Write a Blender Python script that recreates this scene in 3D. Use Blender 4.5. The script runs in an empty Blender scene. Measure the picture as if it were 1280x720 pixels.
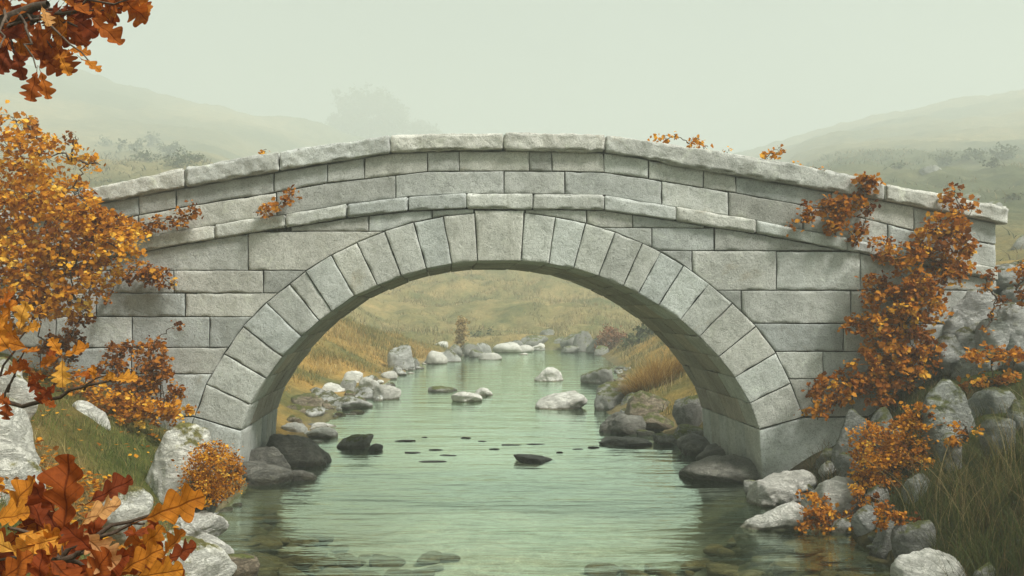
import bpy, bmesh, math, random
import numpy as np
from mathutils import Vector, Matrix

S = bpy.context.scene
COL = S.collection
R = math.radians
rng = np.random.default_rng(7)

# ------------------------------------------------------------------ camera, sky, sun, exposure
CAMZ, F, HY = 2.2, 1200.0, 385.0          # eye height (m); the numbers that turn a measured picture point + a distance into a place
cam_d = bpy.data.cameras.new('camera')
cam_d.sensor_width = 36.0
cam_d.lens = 33.75
cam_d.shift_y = 25.0 / 1280.0
cam_d.clip_start = 0.05
cam_d.clip_end = 3000
cam = bpy.data.objects.new('camera', cam_d)
cam.location = (0, 0, CAMZ)
cam.rotation_euler = (R(90), 0, 0)
COL.objects.link(cam)
S.camera = cam

SUN_DIR = Vector((0.52, -0.36, 0.78)).normalized()     # towards the sun: high on the right, a little behind the camera
sun_el = math.asin(SUN_DIR.z)
sun_az = math.atan2(SUN_DIR.x, SUN_DIR.y)
world = bpy.data.worlds.new('World')
S.world = world
world.use_nodes = True
nt = world.node_tree
for n in list(nt.nodes):
    nt.nodes.remove(n)
w_out = nt.nodes.new('ShaderNodeOutputWorld')
w_bg = nt.nodes.new('ShaderNodeBackground')
w_sky = nt.nodes.new('ShaderNodeTexSky')
w_sky.sky_type = 'NISHITA'
w_sky.sun_disc = False
w_sky.sun_elevation = sun_el
w_sky.sun_rotation = sun_az
w_sky.air_density = 1.5
w_sky.dust_density = 5.0
w_bw = nt.nodes.new('ShaderNodeRGBToBW')
w_mix = nt.nodes.new('ShaderNodeMix')
w_mix.data_type = 'RGBA'
w_mix.blend_type = 'MULTIPLY'
w_mix.inputs[0].default_value = 1.0
w_mix.inputs[7].default_value = (0.87, 1.0, 0.90, 1)    # the flat pale green of a fully misted sky
w_even = nt.nodes.new('ShaderNodeMix')                 # mist evens the sky out
w_even.data_type = 'FLOAT'
w_even.inputs[0].default_value = 0.8
w_even.inputs[3].default_value = 3.35
nt.links.new(w_sky.outputs[0], w_bw.inputs[0])
nt.links.new(w_bw.outputs[0], w_even.inputs[2])
w_tc = nt.nodes.new('ShaderNodeTexCoord')
w_no = nt.nodes.new('ShaderNodeTexNoise')
w_no.inputs['Scale'].default_value = 3.0
w_no.inputs['Detail'].default_value = 5.0
w_mr = nt.nodes.new('ShaderNodeMapRange')
w_mr.inputs['To Min'].default_value = 0.84
w_mr.inputs['To Max'].default_value = 1.16
w_cl = nt.nodes.new('ShaderNodeMath')                  # faint thick and thin places in the cloud
w_cl.operation = 'MULTIPLY'
nt.links.new(w_tc.outputs['Generated'], w_no.inputs['Vector'])
nt.links.new(w_no.outputs['Fac'], w_mr.inputs[0])
nt.links.new(w_even.outputs[0], w_cl.inputs[0])
nt.links.new(w_mr.outputs[0], w_cl.inputs[1])
nt.links.new(w_cl.outputs[0], w_mix.inputs[6])
nt.links.new(w_mix.outputs[2], w_bg.inputs[0])
w_bg.inputs[1].default_value = 0.10
nt.links.new(w_bg.outputs[0], w_out.inputs[0])

sun_d = bpy.data.lights.new('sun', 'SUN')
sun_d.energy = 5.0
sun_d.angle = R(14)
sun_d.color = (1.0, 0.965, 0.91)
sun = bpy.data.objects.new('sun', sun_d)
sun.rotation_euler = SUN_DIR.to_track_quat('Z', 'Y').to_euler()
sun.location = (-10, -5, 60)
COL.objects.link(sun)

S.view_settings.view_transform = 'Standard'
S.view_settings.look = 'None'
S.view_settings.exposure = 0.62
S.view_settings.gamma = 1.0
S.view_settings.use_curve_mapping = False
S.render.engine = 'CYCLES'
S.cycles.use_denoising = True
S.cycles.max_bounces = 6
S.cycles.diffuse_bounces = 2
S.cycles.glossy_bounces = 2
S.cycles.transmission_bounces = 3
S.cycles.transparent_max_bounces = 12
S.cycles.volume_bounces = 1
S.cycles.caustics_reflective = False
S.cycles.caustics_refractive = False
S.cycles.sample_clamp_indirect = 6.0

HAZE_DENSITY = 0.0045

# ------------------------------------------------------------------ helpers: noise, meshes, tags
def _hash(ix, iy, iz, seed):
    h = (ix * 374761393 + iy * 668265263 + iz * 2147483647 + seed * 1274126177) & 0xFFFFFFFF
    h = ((h ^ (h >> 13)) * 1274126177) & 0xFFFFFFFF
    h = (h ^ (h >> 16)) & 0xFFFFFFFF
    return h.astype(np.float64) / 2147483648.0 - 1.0

def vnoise(p, seed=0):
    p = np.asarray(p, dtype=np.float64)
    f = np.floor(p)
    i = f.astype(np.int64)
    t = p - f
    t = t * t * (3 - 2 * t)
    out = 0
    for dx in (0, 1):
        wx = t[:, 0] if dx else 1 - t[:, 0]
        for dy in (0, 1):
            wy = t[:, 1] if dy else 1 - t[:, 1]
            for dz in (0, 1):
                wz = t[:, 2] if dz else 1 - t[:, 2]
                out = out + wx * wy * wz * _hash(i[:, 0] + dx, i[:, 1] + dy, i[:, 2] + dz, seed)
    return out

def fbm(p, scale=1.0, octaves=3, seed=0):
    p = np.asarray(p, dtype=np.float64) * scale
    a, tot, out = 1.0, 0.0, 0.0
    for k in range(octaves):
        out = out + a * vnoise(p + 17.3 * k, seed + k)
        tot += a
        a *= 0.5
        p = p * 2.03
    return out / tot

def sstep(a, b, x):
    t = np.clip((x - a) / (b - a), 0, 1)
    return t * t * (3 - 2 * t)

class Geo:
    """Collects vertices, faces and a per-vertex tint, then becomes one mesh."""
    def __init__(self):
        self.v, self.f, self.t, self.uv, self.n = [], [], [], [], 0
    def add(self, verts, faces, tint=(0.5, 0.5, 0.5), uv=None):
        verts = np.asarray(verts, dtype=np.float64).reshape(-1, 3)
        faces = np.asarray(faces, dtype=np.int64)
        self.v.append(verts)
        self.f.append(faces + self.n)
        t = np.asarray(tint, dtype=np.float64)
        if t.ndim == 1:
            t = np.tile(t, (len(verts), 1))
        self.t.append(t)
        self.uv.append(np.zeros((len(verts), 2)) if uv is None else uv)
        self.n += len(verts)

def add_obj(name, geo, mat, parent=None, origin=None, smooth=True):
    v = np.concatenate(geo.v)
    org = np.array(origin if origin is not None else ((0, 0, 0) if parent is None else tuple(parent.location)), dtype=np.float64)
    me = bpy.data.meshes.new(name)
    me.vertices.add(len(v))
    me.vertices.foreach_set('co', (v - org).astype(np.float32).ravel())
    idx = np.concatenate([f.ravel() for f in geo.f]).astype(np.int32)
    sizes = np.concatenate([np.full(len(f), f.shape[1], dtype=np.int32) for f in geo.f])
    starts = np.concatenate([[0], np.cumsum(sizes)[:-1]]).astype(np.int32)
    me.loops.add(len(idx))
    me.loops.foreach_set('vertex_index', idx)
    me.polygons.add(len(sizes))
    me.polygons.foreach_set('loop_start', starts)
    me.update(calc_edges=True)
    if smooth:
        me.polygons.foreach_set('use_smooth', np.ones(len(sizes), dtype=bool))
    at = me.attributes.new('tint', 'FLOAT_COLOR', 'POINT')
    t = np.concatenate(geo.t)
    at.data.foreach_set('color', np.concatenate([t, np.ones((len(t), 1))], axis=1).astype(np.float32).ravel())
    uv = np.concatenate(geo.uv)
    if np.any(uv):
        at2 = me.attributes.new('leafuv', 'FLOAT_VECTOR', 'POINT')
        at2.data.foreach_set('vector', np.concatenate([uv, np.zeros((len(uv), 1))], axis=1).astype(np.float32).ravel())
    me.materials.append(mat)
    o = bpy.data.objects.new(name, me)
    COL.objects.link(o)
    if parent is not None:
        o.parent = parent
        d = org - np.array(full_loc(parent))
        o.location = tuple(d)
    else:
        o.location = tuple(org)
    return o

def full_loc(o):
    l = Vector(o.location)
    while o.parent is not None:
        o = o.parent
        l = l + o.location
    return tuple(l)

def part(name, geo, mat, parent):
    return add_obj(name, geo, mat, parent, origin=full_loc(parent))

def thing(name, loc, label, cat, group=None):
    o = bpy.data.objects.new(name, None)
    o.empty_display_size = 0.2
    COL.objects.link(o)
    o.location = loc
    return tag(o, label, cat, group)

def tag(o, label=None, cat=None, group=None, kind=None):
    if label: o['label'] = label
    if cat: o['category'] = cat
    if group: o['group'] = group
    if kind: o['kind'] = kind
    return o

def at(px, py, d):
    """The place a measured picture point has at a distance d along the view."""
    return np.array([(px - 640.0) * d / F, d, CAMZ - (py - HY) * d / F])

# ------------------------------------------------------------------ materials
def new_mat(name):
    m = bpy.data.materials.new(name)
    m.use_nodes = True
    t = m.node_tree
    b = t.nodes['Principled BSDF']
    return m, t, b

def N(t, kind, **kw):
    n = t.nodes.new(kind)
    for k, v in kw.items():
        setattr(n, k, v)
    return n

def noise_node(t, vec, scale, detail=4, rough=0.6, dist=0.0):
    n = N(t, 'ShaderNodeTexNoise')
    n.inputs['Scale'].default_value = scale
    n.inputs['Detail'].default_value = detail
    n.inputs['Roughness'].default_value = rough
    n.inputs['Distortion'].default_value = dist
    t.links.new(vec, n.inputs['Vector'])
    return n.outputs['Fac']

def ramp(t, fac, stops):
    r = N(t, 'ShaderNodeValToRGB')
    e = r.color_ramp.elements
    while len(e) < len(stops):
        e.new(0.5)
    for k, (p, c) in enumerate(stops):
        e[k].position = p
        e[k].color = (*c, 1) if len(c) == 3 else c
    t.links.new(fac, r.inputs[0])
    return r.outputs[0]

def mixc(t, fac, a, b, mode='MIX'):
    m = N(t, 'ShaderNodeMix', data_type='RGBA', blend_type=mode)
    for sock, val in ((m.inputs[0], fac), (m.inputs[6], a), (m.inputs[7], b)):
        if isinstance(val, (int, float)):
            sock.default_value = val
        elif isinstance(val, tuple):
            sock.default_value = (*val, 1)
        else:
            t.links.new(val, sock)
    return m.outputs[2]

def math_n(t, op, a, b=None, c=None, clamp=False):
    m = N(t, 'ShaderNodeMath', operation=op, use_clamp=clamp)
    for k, val in enumerate((a, b, c)):
        if val is None:
            continue
        if isinstance(val, (int, float)):
            m.inputs[k].default_value = val
        else:
            t.links.new(val, m.inputs[k])
    return m.outputs[0]

def bump(t, b, h, strength, dist=0.02, normal=None):
    n = N(t, 'ShaderNodeBump')
    n.inputs['Strength'].default_value = strength
    n.inputs['Distance'].default_value = dist
    t.links.new(h, n.inputs['Height'])
    if normal is not None:
        t.links.new(normal, n.inputs['Normal'])
    if b is not None:
        t.links.new(n.outputs[0], b.inputs['Normal'])
    return n.outputs[0]

def pos_of(t):
    return N(t, 'ShaderNodeNewGeometry').outputs['Position']

def tint_of(t):
    a = N(t, 'ShaderNodeAttribute', attribute_name='tint')
    s = N(t, 'ShaderNodeSeparateColor')
    t.links.new(a.outputs['Color'], s.inputs[0])
    return a.outputs['Color'], s.outputs

def granite(name, dark, mid, light, speck=(0.10, 0.10, 0.095), lichen=0.35, wet=None):
    """Cut granite: mottling, dark and light grains, pale lichen, weather streaks, block to block tone."""
    m, t, b = new_mat(name)
    p = pos_of(t)
    col, s = tint_of(t)
    n1 = noise_node(t, p, 2.2, 5, 0.62, 0.4)
    base = ramp(t, n1, [(0.30, dark), (0.52, mid), (0.74, light)])
    n5 = noise_node(t, p, 9.0, 4, 0.7, 0.8)
    base = mixc(t, math_n(t, 'MULTIPLY', ramp(t, n5, [(0.36, (1, 1, 1)), (0.50, (0, 0, 0))]), 0.45), base, (dark[0] * 0.72, dark[1] * 0.73, dark[2] * 0.70))
    n2 = noise_node(t, p, 75.0, 2, 0.7)
    sp = ramp(t, n2, [(0.36, (1, 1, 1)), (0.47, (0, 0, 0))])
    base = mixc(t, math_n(t, 'MULTIPLY', sp, 0.55), base, speck)
    n3 = noise_node(t, p, 60.0, 2, 0.6)
    lt = ramp(t, n3, [(0.58, (0, 0, 0)), (0.70, (1, 1, 1))])
    base = mixc(t, math_n(t, 'MULTIPLY', lt, 0.4), base, (light[0] * 1.25, light[1] * 1.25, light[2] * 1.22))
    n4 = noise_node(t, p, 4.3, 6, 0.72, 1.2)
    li = ramp(t, n4, [(0.56, (0, 0, 0)), (0.68, (1, 1, 1))])
    base = mixc(t, math_n(t, 'MULTIPLY', li, lichen), base, (light[0] * 1.12, light[1] * 1.17, light[2] * 1.06))
    mp = N(t, 'ShaderNodeMapping')
    mp.inputs['Scale'].default_value = (3.2, 3.2, 0.55)
    t.links.new(p, mp.inputs['Vector'])
    n6 = noise_node(t, mp.outputs[0], 1.6, 5, 0.65)
    st = ramp(t, n6, [(0.50, (0, 0, 0)), (0.72, (1, 1, 1))])
    base = mixc(t, math_n(t, 'MULTIPLY', st, 0.40), base, (dark[0] * 0.75, dark[1] * 0.73, dark[2] * 0.66))
    n7 = noise_node(t, p, 1.3, 6, 0.75, 1.0)
    base = mixc(t, math_n(t, 'MULTIPLY', ramp(t, n7, [(0.60, (0, 0, 0)), (0.74, (1, 1, 1))]), 0.45), base, (dark[0] * 0.80, dark[1] * 0.62, dark[2] * 0.40))
    n8 = noise_node(t, p, 7.0, 6, 0.8, 2.0)
    base = mixc(t, math_n(t, 'MULTIPLY', ramp(t, n8, [(0.62, (0, 0, 0)), (0.67, (1, 1, 1))]), 0.5), base, (0.17, 0.17, 0.15))
    tone = ramp(t, s[0], [(0.0, (0.72, 0.72, 0.71)), (0.5, (0.98, 0.98, 0.97)), (1.0, (1.20, 1.20, 1.17))])
    base = mixc(t, 1.0, base, tone, 'MULTIPLY')
    warm = ramp(t, s[1], [(0.0, (0.95, 0.99, 1.0)), (1.0, (1.02, 1.0, 0.95))])
    base = mixc(t, 1.0, base, warm, 'MULTIPLY')
    # waterline: damp green-brown band just above the stream
    sz = N(t, 'ShaderNodeSeparateXYZ')
    t.links.new(p, sz.inputs[0])
    wl = math_n(t, 'ADD', sz.outputs[2], math_n(t, 'MULTIPLY', math_n(t, 'SUBTRACT', n4, 0.5), 0.35))
    wf = ramp(t, wl, [(0.05, (1, 1, 1)), (0.38, (0, 0, 0))])
    base = mixc(t, math_n(t, 'MULTIPLY', wf, 0.7), base, (0.085, 0.085, 0.06))
    t.links.new(base, b.inputs['Base Color'])
    b.inputs['Roughness'].default_value = 0.86
    b.inputs['Specular IOR Level'].default_value = 0.3
    h = math_n(t, 'ADD', math_n(t, 'MULTIPLY', noise_node(t, p, 34.0, 6, 0.75), 1.0), math_n(t, 'MULTIPLY', n5, 1.6))
    bump(t, b, h, 0.55, 0.014)
    return m

def rock_mat(name, dark, mid, light, speck=0.5, moss=0.0, lichen=0.2, wet=0.09, rough=0.85, crack=0.5, mosscol=(0.07, 0.085, 0.02)):
    m, t, b = new_mat(name)
    p = pos_of(t)
    col, s = tint_of(t)
    n1 = noise_node(t, p, 3.0, 6, 0.68, 0.6)
    base = ramp(t, n1, [(0.30, dark), (0.50, mid), (0.72, light)])
    n2 = noise_node(t, p, 60.0, 3, 0.75)
    base = mixc(t, math_n(t, 'MULTIPLY', ramp(t, n2, [(0.38, (1, 1, 1)), (0.50, (0, 0, 0))]), speck), base, (dark[0] * 0.5, dark[1] * 0.5, dark[2] * 0.48))
    n3 = noise_node(t, p, 13.0, 5, 0.75, 1.5)
    base = mixc(t, math_n(t, 'MULTIPLY', ramp(t, n3, [(0.56, (0, 0, 0)), (0.64, (1, 1, 1))]), lichen), base, (0.30, 0.31, 0.20))
    n3b = noise_node(t, p, 19.0, 5, 0.75, 1.5)
    base = mixc(t, math_n(t, 'MULTIPLY', ramp(t, n3b, [(0.57, (0, 0, 0)), (0.63, (1, 1, 1))]), lichen), base, (0.10, 0.10, 0.08))
    tone = ramp(t, s[0], [(0.0, (0.75, 0.74, 0.72)), (1.0, (1.14, 1.14, 1.12))])
    base = mixc(t, 1.0, base, tone, 'MULTIPLY')
    nm = N(t, 'ShaderNodeNewGeometry')
    sz = N(t, 'ShaderNodeSeparateXYZ')
    t.links.new(nm.outputs['Normal'], sz.inputs[0])
    if moss > 0:
        k = math_n(t, 'ADD', math_n(t, 'MULTIPLY', sz.outputs[2], 0.35), math_n(t, 'MULTIPLY', noise_node(t, p, 4.5, 6, 0.72), 1.0))
        mf = ramp(t, k, [(0.74 - moss * 0.25, (0, 0, 0)), (0.86 - moss * 0.25, (1, 1, 1))])
        mc = ramp(t, n3, [(0.35, mosscol), (0.65, (mosscol[0] * 2.2, mosscol[1] * 1.9, mosscol[2] * 1.8))])
        base = mixc(t, mf, base, mc)
    pz = N(t, 'ShaderNodeSeparateXYZ')
    t.links.new(p, pz.inputs[0])
    wz = math_n(t, 'ADD', pz.outputs[2], math_n(t, 'MULTIPLY', math_n(t, 'SUBTRACT', n1, 0.5), 0.12))
    wf = ramp(t, wz, [(max(0.001, wet * 0.45), (1, 1, 1)), (max(0.002, wet), (0, 0, 0))])
    wetc = mixc(t, 1.0, base, (0.34, 0.32, 0.25), 'MULTIPLY')
    base = mixc(t, wf, base, wetc)
    t.links.new(base, b.inputs['Base Color'])
    rr = mixc(t, wf, (rough, rough, rough), (0.35, 0.35, 0.35))
    t.links.new(rr, b.inputs['Roughness'])
    b.inputs['Specular IOR Level'].default_value = 0.35
    mp = N(t, 'ShaderNodeMapping')
    mp.inputs['Rotation'].default_value = (0.5, 0.8, 0.3)
    mp.inputs['Scale'].default_value = (1.0, 1.0, 3.2)
    t.links.new(p, mp.inputs['Vector'])
    n4 = noise_node(t, mp.outputs[0], 4.5, 6, 0.7, 0.8)
    ridged = math_n(t, 'ABSOLUTE', math_n(t, 'SUBTRACT', n4, 0.5))
    ck = ramp(t, ridged, [(0.0, (0, 0, 0)), (0.05, (1, 1, 1))])
    h = math_n(t, 'ADD', math_n(t, 'MULTIPLY', n3, 1.2), math_n(t, 'ADD', math_n(t, 'MULTIPLY', ck, crack), math_n(t, 'MULTIPLY', noise_node(t, p, 45.0, 5, 0.75), 0.7)))
    bump(t, b, h, 0.9, 0.035)
    return m

def leaf_mat(name, stops, veins=False, trans=0.35):
    m, t, b = new_mat(name)
    col, s = tint_of(t)
    base = ramp(t, s[0], stops)
    p = pos_of(t)
    mott = noise_node(t, p, 55.0 if veins else 30.0, 4, 0.7)
    base = mixc(t, 1.0, base, ramp(t, mott, [(0.3, (0.68, 0.62, 0.55)), (0.7, (1.18, 1.18, 1.12))]), 'MULTIPLY')
    if veins:
        a = N(t, 'ShaderNodeAttribute', attribute_name='leafuv')
        sx = N(t, 'ShaderNodeSeparateXYZ')
        t.links.new(a.outputs['Vector'], sx.inputs[0])
        lat = math_n(t, 'ABSOLUTE', sx.outputs[1])
        mid = ramp(t, lat, [(0.006, (1, 1, 1)), (0.018, (0, 0, 0))])
        ph = math_n(t, 'MULTIPLY', math_n(t, 'SUBTRACT', sx.outputs[0], math_n(t, 'MULTIPLY', lat, 0.95)), 7.0)
        tri = math_n(t, 'PINGPONG', ph, 0.5)
        side = ramp(t, tri, [(0.0, (1, 1, 1)), (0.09, (0, 0, 0))])
        v = math_n(t, 'MAXIMUM', mid, math_n(t, 'MULTIPLY', side, 0.6))
        base = mixc(t, math_n(t, 'MULTIPLY', v, 0.75), base, mixc(t, 1.0, base, (0.30, 0.20, 0.16), 'MULTIPLY'))
        blot = noise_node(t, p, 20.0, 5, 0.7, 0.5)
        base = mixc(t, ramp(t, blot, [(0.60, (0, 0, 0)), (0.72, (0.7, 0.7, 0.7))]), base, (0.10, 0.035, 0.012))
        hh = math_n(t, 'ADD', math_n(t, 'MULTIPLY', v, -0.6), mott)
        bump(t, b, hh, 0.5, 0.004)
    t.links.new(base, b.inputs['Base Color'])
    b.inputs['Roughness'].default_value = 0.7
    b.inputs['Specular IOR Level'].default_value = 0.12
    tr = N(t, 'ShaderNodeBsdfTranslucent')
    t.links.new(mixc(t, 1.0, base, (1.25, 1.0, 0.7), 'MULTIPLY'), tr.inputs[0])
    mx = N(t, 'ShaderNodeMixShader')
    mx.inputs[0].default_value = trans
    out = t.nodes['Material Output']
    t.links.new(b.outputs[0], mx.inputs[1])
    t.links.new(tr.outputs[0], mx.inputs[2])
    t.links.new(mx.outputs[0], out.inputs['Surface'])
    return m

def plain(name, col, rough=0.85, scale=12.0, var=0.45):
    m, t, b = new_mat(name)
    p = pos_of(t)
    n = noise_node(t, p, scale, 5, 0.7)
    base = ramp(t, n, [(0.3, tuple(c * (1 - var) for c in col)), (0.7, tuple(c * (1 + var) for c in col))])
    t.links.new(base, b.inputs['Base Color'])
    b.inputs['Roughness'].default_value = rough
    b.inputs['Specular IOR Level'].default_value = 0.2
    bump(t, b, n, 0.4, 0.02)
    return m

M = {}
M['stone'] = granite('bridge_granite', (0.34, 0.345, 0.325), (0.46, 0.465, 0.445), (0.56, 0.565, 0.54))
M['vouss'] = granite('arch_granite', (0.36, 0.37, 0.35), (0.49, 0.50, 0.475), (0.59, 0.60, 0.575), lichen=0.25)
M['coping'] = granite('coping_granite', (0.37, 0.37, 0.35), (0.50, 0.50, 0.475), (0.63, 0.63, 0.60), lichen=0.5)
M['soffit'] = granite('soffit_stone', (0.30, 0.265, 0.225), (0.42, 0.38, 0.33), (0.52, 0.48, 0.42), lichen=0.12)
M['mortar'] = plain('joint_mortar', (0.07, 0.065, 0.05), 0.95, 20)
M['pale'] = rock_mat('pale_granite_rock', (0.54, 0.53, 0.48), (0.74, 0.73, 0.67), (0.85, 0.84, 0.79), speck=0.3, lichen=0.2, wet=0.045)
M['lichen'] = rock_mat('lichened_rock', (0.54, 0.53, 0.47), (0.75, 0.74, 0.67), (0.86, 0.85, 0.79), speck=0.3, moss=0.09, lichen=0.3, wet=0.05, mosscol=(0.12, 0.12, 0.035))
M['grey'] = rock_mat('grey_rock', (0.20, 0.20, 0.18), (0.31, 0.31, 0.285), (0.42, 0.42, 0.39), lichen=0.25, wet=0.07, moss=0.12)
M['heap'] = rock_mat('heap_boulder_rock', (0.34, 0.345, 0.33), (0.50, 0.505, 0.485), (0.63, 0.635, 0.61), speck=0.3, moss=0.10, lichen=0.3, wet=0.07, mosscol=(0.06, 0.065, 0.022))
M['mossy'] = rock_mat('mossy_grey_rock', (0.17, 0.18, 0.16), (0.28, 0.29, 0.265), (0.40, 0.41, 0.38), moss=0.26, lichen=0.35, wet=0.08, mosscol=(0.05, 0.06, 0.018))
M['dark'] = rock_mat('dark_wet_rock', (0.10, 0.098, 0.085), (0.18, 0.175, 0.15), (0.28, 0.27, 0.235), lichen=0.15, wet=0.10, rough=0.6)
M['brown'] = rock_mat('brown_ledge_rock', (0.17, 0.13, 0.085), (0.27, 0.22, 0.155), (0.42, 0.36, 0.27), lichen=0.2, wet=0.08, moss=0.15, crack=0.9)
M['bed'] = rock_mat('riverbed_stone', (0.30, 0.25, 0.12), (0.46, 0.39, 0.21), (0.60, 0.52, 0.32), lichen=0.2, wet=-1.0, rough=0.7)
OR = [(0.0, (0.14, 0.042, 0.004)), (0.3, (0.36, 0.13, 0.008)), (0.6, (0.60, 0.26, 0.014)), (0.85, (0.76, 0.41, 0.03)), (1.0, (0.82, 0.55, 0.09))]
M['leaf_small'] = leaf_mat('small_autumn_leaves', OR, False, 0.32)
M['leaf_rust'] = leaf_mat('rust_creeper_leaves', [(0.0, (0.12, 0.034, 0.004)), (0.4, (0.34, 0.115, 0.008)), (0.8, (0.55, 0.23, 0.014)), (1.0, (0.72, 0.40, 0.04))], False, 0.28)
M['oak'] = leaf_mat('oak_leaves', [(0.0, (0.11, 0.022, 0.010)), (0.25, (0.26, 0.055, 0.012)), (0.5, (0.46, 0.14, 0.018)), (0.75, (0.62, 0.26, 0.03)), (0.9, (0.70, 0.38, 0.07)), (1.0, (0.62, 0.33, 0.15))], True, 0.42)
M['bark'] = plain('bark', (0.10, 0.075, 0.055), 0.9, 25)
M['twig'] = plain('brown_twig', (0.085, 0.06, 0.042), 0.85, 30)
M['plume'] = leaf_mat('dry_plume', [(0.0, (0.26, 0.18, 0.07)), (1.0, (0.50, 0.40, 0.20))], False, 0.3)
M['scrub'] = leaf_mat('dull_green_scrub_leaves', [(0.0, (0.035, 0.05, 0.018)), (0.5, (0.07, 0.09, 0.035)), (1.0, (0.13, 0.14, 0.06))], False, 0.2)
M['russet'] = leaf_mat('russet_scrub_leaves', [(0.0, (0.10, 0.05, 0.03)), (0.5, (0.24, 0.11, 0.055)), (1.0, (0.36, 0.20, 0.10))], False, 0.2)

def grass_mat():
    m, t, b = new_mat('grass_blades')
    col, s = tint_of(t)
    t.links.new(col, b.inputs['Base Color'])
    b.inputs['Roughness'].default_value = 0.75
    b.inputs['Specular IOR Level'].default_value = 0.2
    tr = N(t, 'ShaderNodeBsdfTranslucent')
    t.links.new(col, tr.inputs[0])
    mx = N(t, 'ShaderNodeMixShader')
    mx.inputs[0].default_value = 0.3
    t.links.new(b.outputs[0], mx.inputs[1])
    t.links.new(tr.outputs[0], mx.inputs[2])
    t.links.new(mx.outputs[0], t.nodes['Material Output'].inputs['Surface'])
    return m
M['grass'] = grass_mat()

def ground_mat():
    m, t, b = new_mat('turf_and_earth')
    p = pos_of(t)
    col, s = tint_of(t)
    n1 = noise_node(t, p, 5.0, 6, 0.7, 0.4)
    n2 = noise_node(t, p, 40.0, 4, 0.75)
    n0 = noise_node(t, p, 0.35, 6, 0.65, 0.5)
    base = mixc(t, 1.0, col, ramp(t, n1, [(0.3, (0.62, 0.60, 0.55)), (0.7, (1.28, 1.25, 1.2))]), 'MULTIPLY')
    base = mixc(t, 1.0, base, ramp(t, n2, [(0.3, (0.65, 0.65, 0.62)), (0.7, (1.25, 1.25, 1.2))]), 'MULTIPLY')
    base = mixc(t, 1.0, base, ramp(t, n0, [(0.34, (0.66, 0.74, 0.66)), (0.62, (1.2, 1.15, 1.08))]), 'MULTIPLY')
    t.links.new(base, b.inputs['Base Color'])
    b.inputs['Roughness'].default_value = 0.95
    b.inputs['Specular IOR Level'].default_value = 0.1
    h = math_n(t, 'ADD', math_n(t, 'MULTIPLY', n1, 1.5), n2)
    bump(t, b, h, 0.8, 0.06)
    return m
M['ground'] = ground_mat()

def water_mat():
    m, t, b = new_mat('stream_water')
    t.nodes.remove(b)
    p = pos_of(t)
    def wave(sx, sy, sc, det, dist=0.3):
        mp = N(t, 'ShaderNodeMapping')
        mp.inputs['Scale'].default_value = (sx, sy, 1)
        t.links.new(p, mp.inputs['Vector'])
        return noise_node(t, mp.outputs[0], sc, det, 0.55, dist)
    h = math_n(t, 'ADD', math_n(t, 'MULTIPLY', wave(0.38, 1.3, 1.1, 2), 1.0),
               math_n(t, 'ADD', math_n(t, 'MULTIPLY', wave(0.40, 1.5, 4.2, 3), 0.33), math_n(t, 'MULTIPLY', wave(0.5, 1.4, 15.0, 2), 0.045)))
    nrm = bump(t, None, h, 1.0, 0.027)
    gl = N(t, 'ShaderNodeBsdfGlossy')
    gl.inputs['Color'].default_value = (0.82, 1.0, 0.86, 1)
    gl.inputs['Roughness'].default_value = 0.02
    t.links.new(nrm, gl.inputs['Normal'])
    tr = N(t, 'ShaderNodeBsdfTransparent')
    tr.inputs[0].default_value = (0.88, 0.93, 0.83, 1)
    lw = N(t, 'ShaderNodeLayerWeight')
    lw.inputs['Blend'].default_value = 0.5
    t.links.new(nrm, lw.inputs['Normal'])
    k = N(t, 'ShaderNodeMapRange', interpolation_type='SMOOTHSTEP')
    k.inputs['From Min'].default_value = 0.685
    k.inputs['From Max'].default_value = 0.90
    k.inputs['To Min'].default_value = 0.04
    k.inputs['To Max'].default_value = 0.96
    t.links.new(lw.outputs['Facing'], k.inputs[0])
    mx = N(t, 'ShaderNodeMixShader')
    t.links.new(k.outputs[0], mx.inputs[0])
    t.links.new(tr.outputs[0], mx.inputs[1])
    t.links.new(gl.outputs[0], mx.inputs[2])
    t.links.new(mx.outputs[0], t.nodes['Material Output'].inputs['Surface'])
    return m
M['water'] = water_mat()

# ------------------------------------------------------------------ terrain
YL = [-40, -8, 0, 2, 5, 7, 8, 9.3, 10.5, 12, 14.7, 17, 21, 26, 30, 36, 40, 44, 46, 60]
XLv = [-3.0, -1.6, -0.25, -0.5, -1.45, -2.25, -2.65, -3.0, -3.25, -3.38, -3.5, -3.5, -3.75, -3.8, -3.7, -3.75, -3.3, -2.4, -1.9, -1.9]
YR = [-40, -8, 0, 4, 7, 8, 10, 11.5, 14.7, 17, 20, 23, 27, 35, 45, 60]
XRv = [4.0, 3.4, 2.6, 2.6, 2.95, 3.25, 3.36, 3.32, 3.0, 2.7, 2.15, 2.3, 3.0, 3.9, 4.2, 4.2]
SP = [-800, -600, 0, 74, 133, 200, 320, 416, 520, 620, 750, 920, 1062, 1175, 1280, 1500, 2100]
SV = [330, 330, 312, 297, 285, 266, 241, 223, 196, 165, 160, 196, 232, 254, 273, 300, 330]
RC = [1, 45, 53, 70, 92, 240, 370]; EC = [-260, -75, -44, 0, 45, 112]
RS = [1, 16, 22, 30, 45, 62, 100, 200, 370]; EL = [-300, -120, -55, -10, 62, 120, 172, 186]; ER = [-300, -120, -45, 30, 82, 120, 166, 200]

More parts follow.
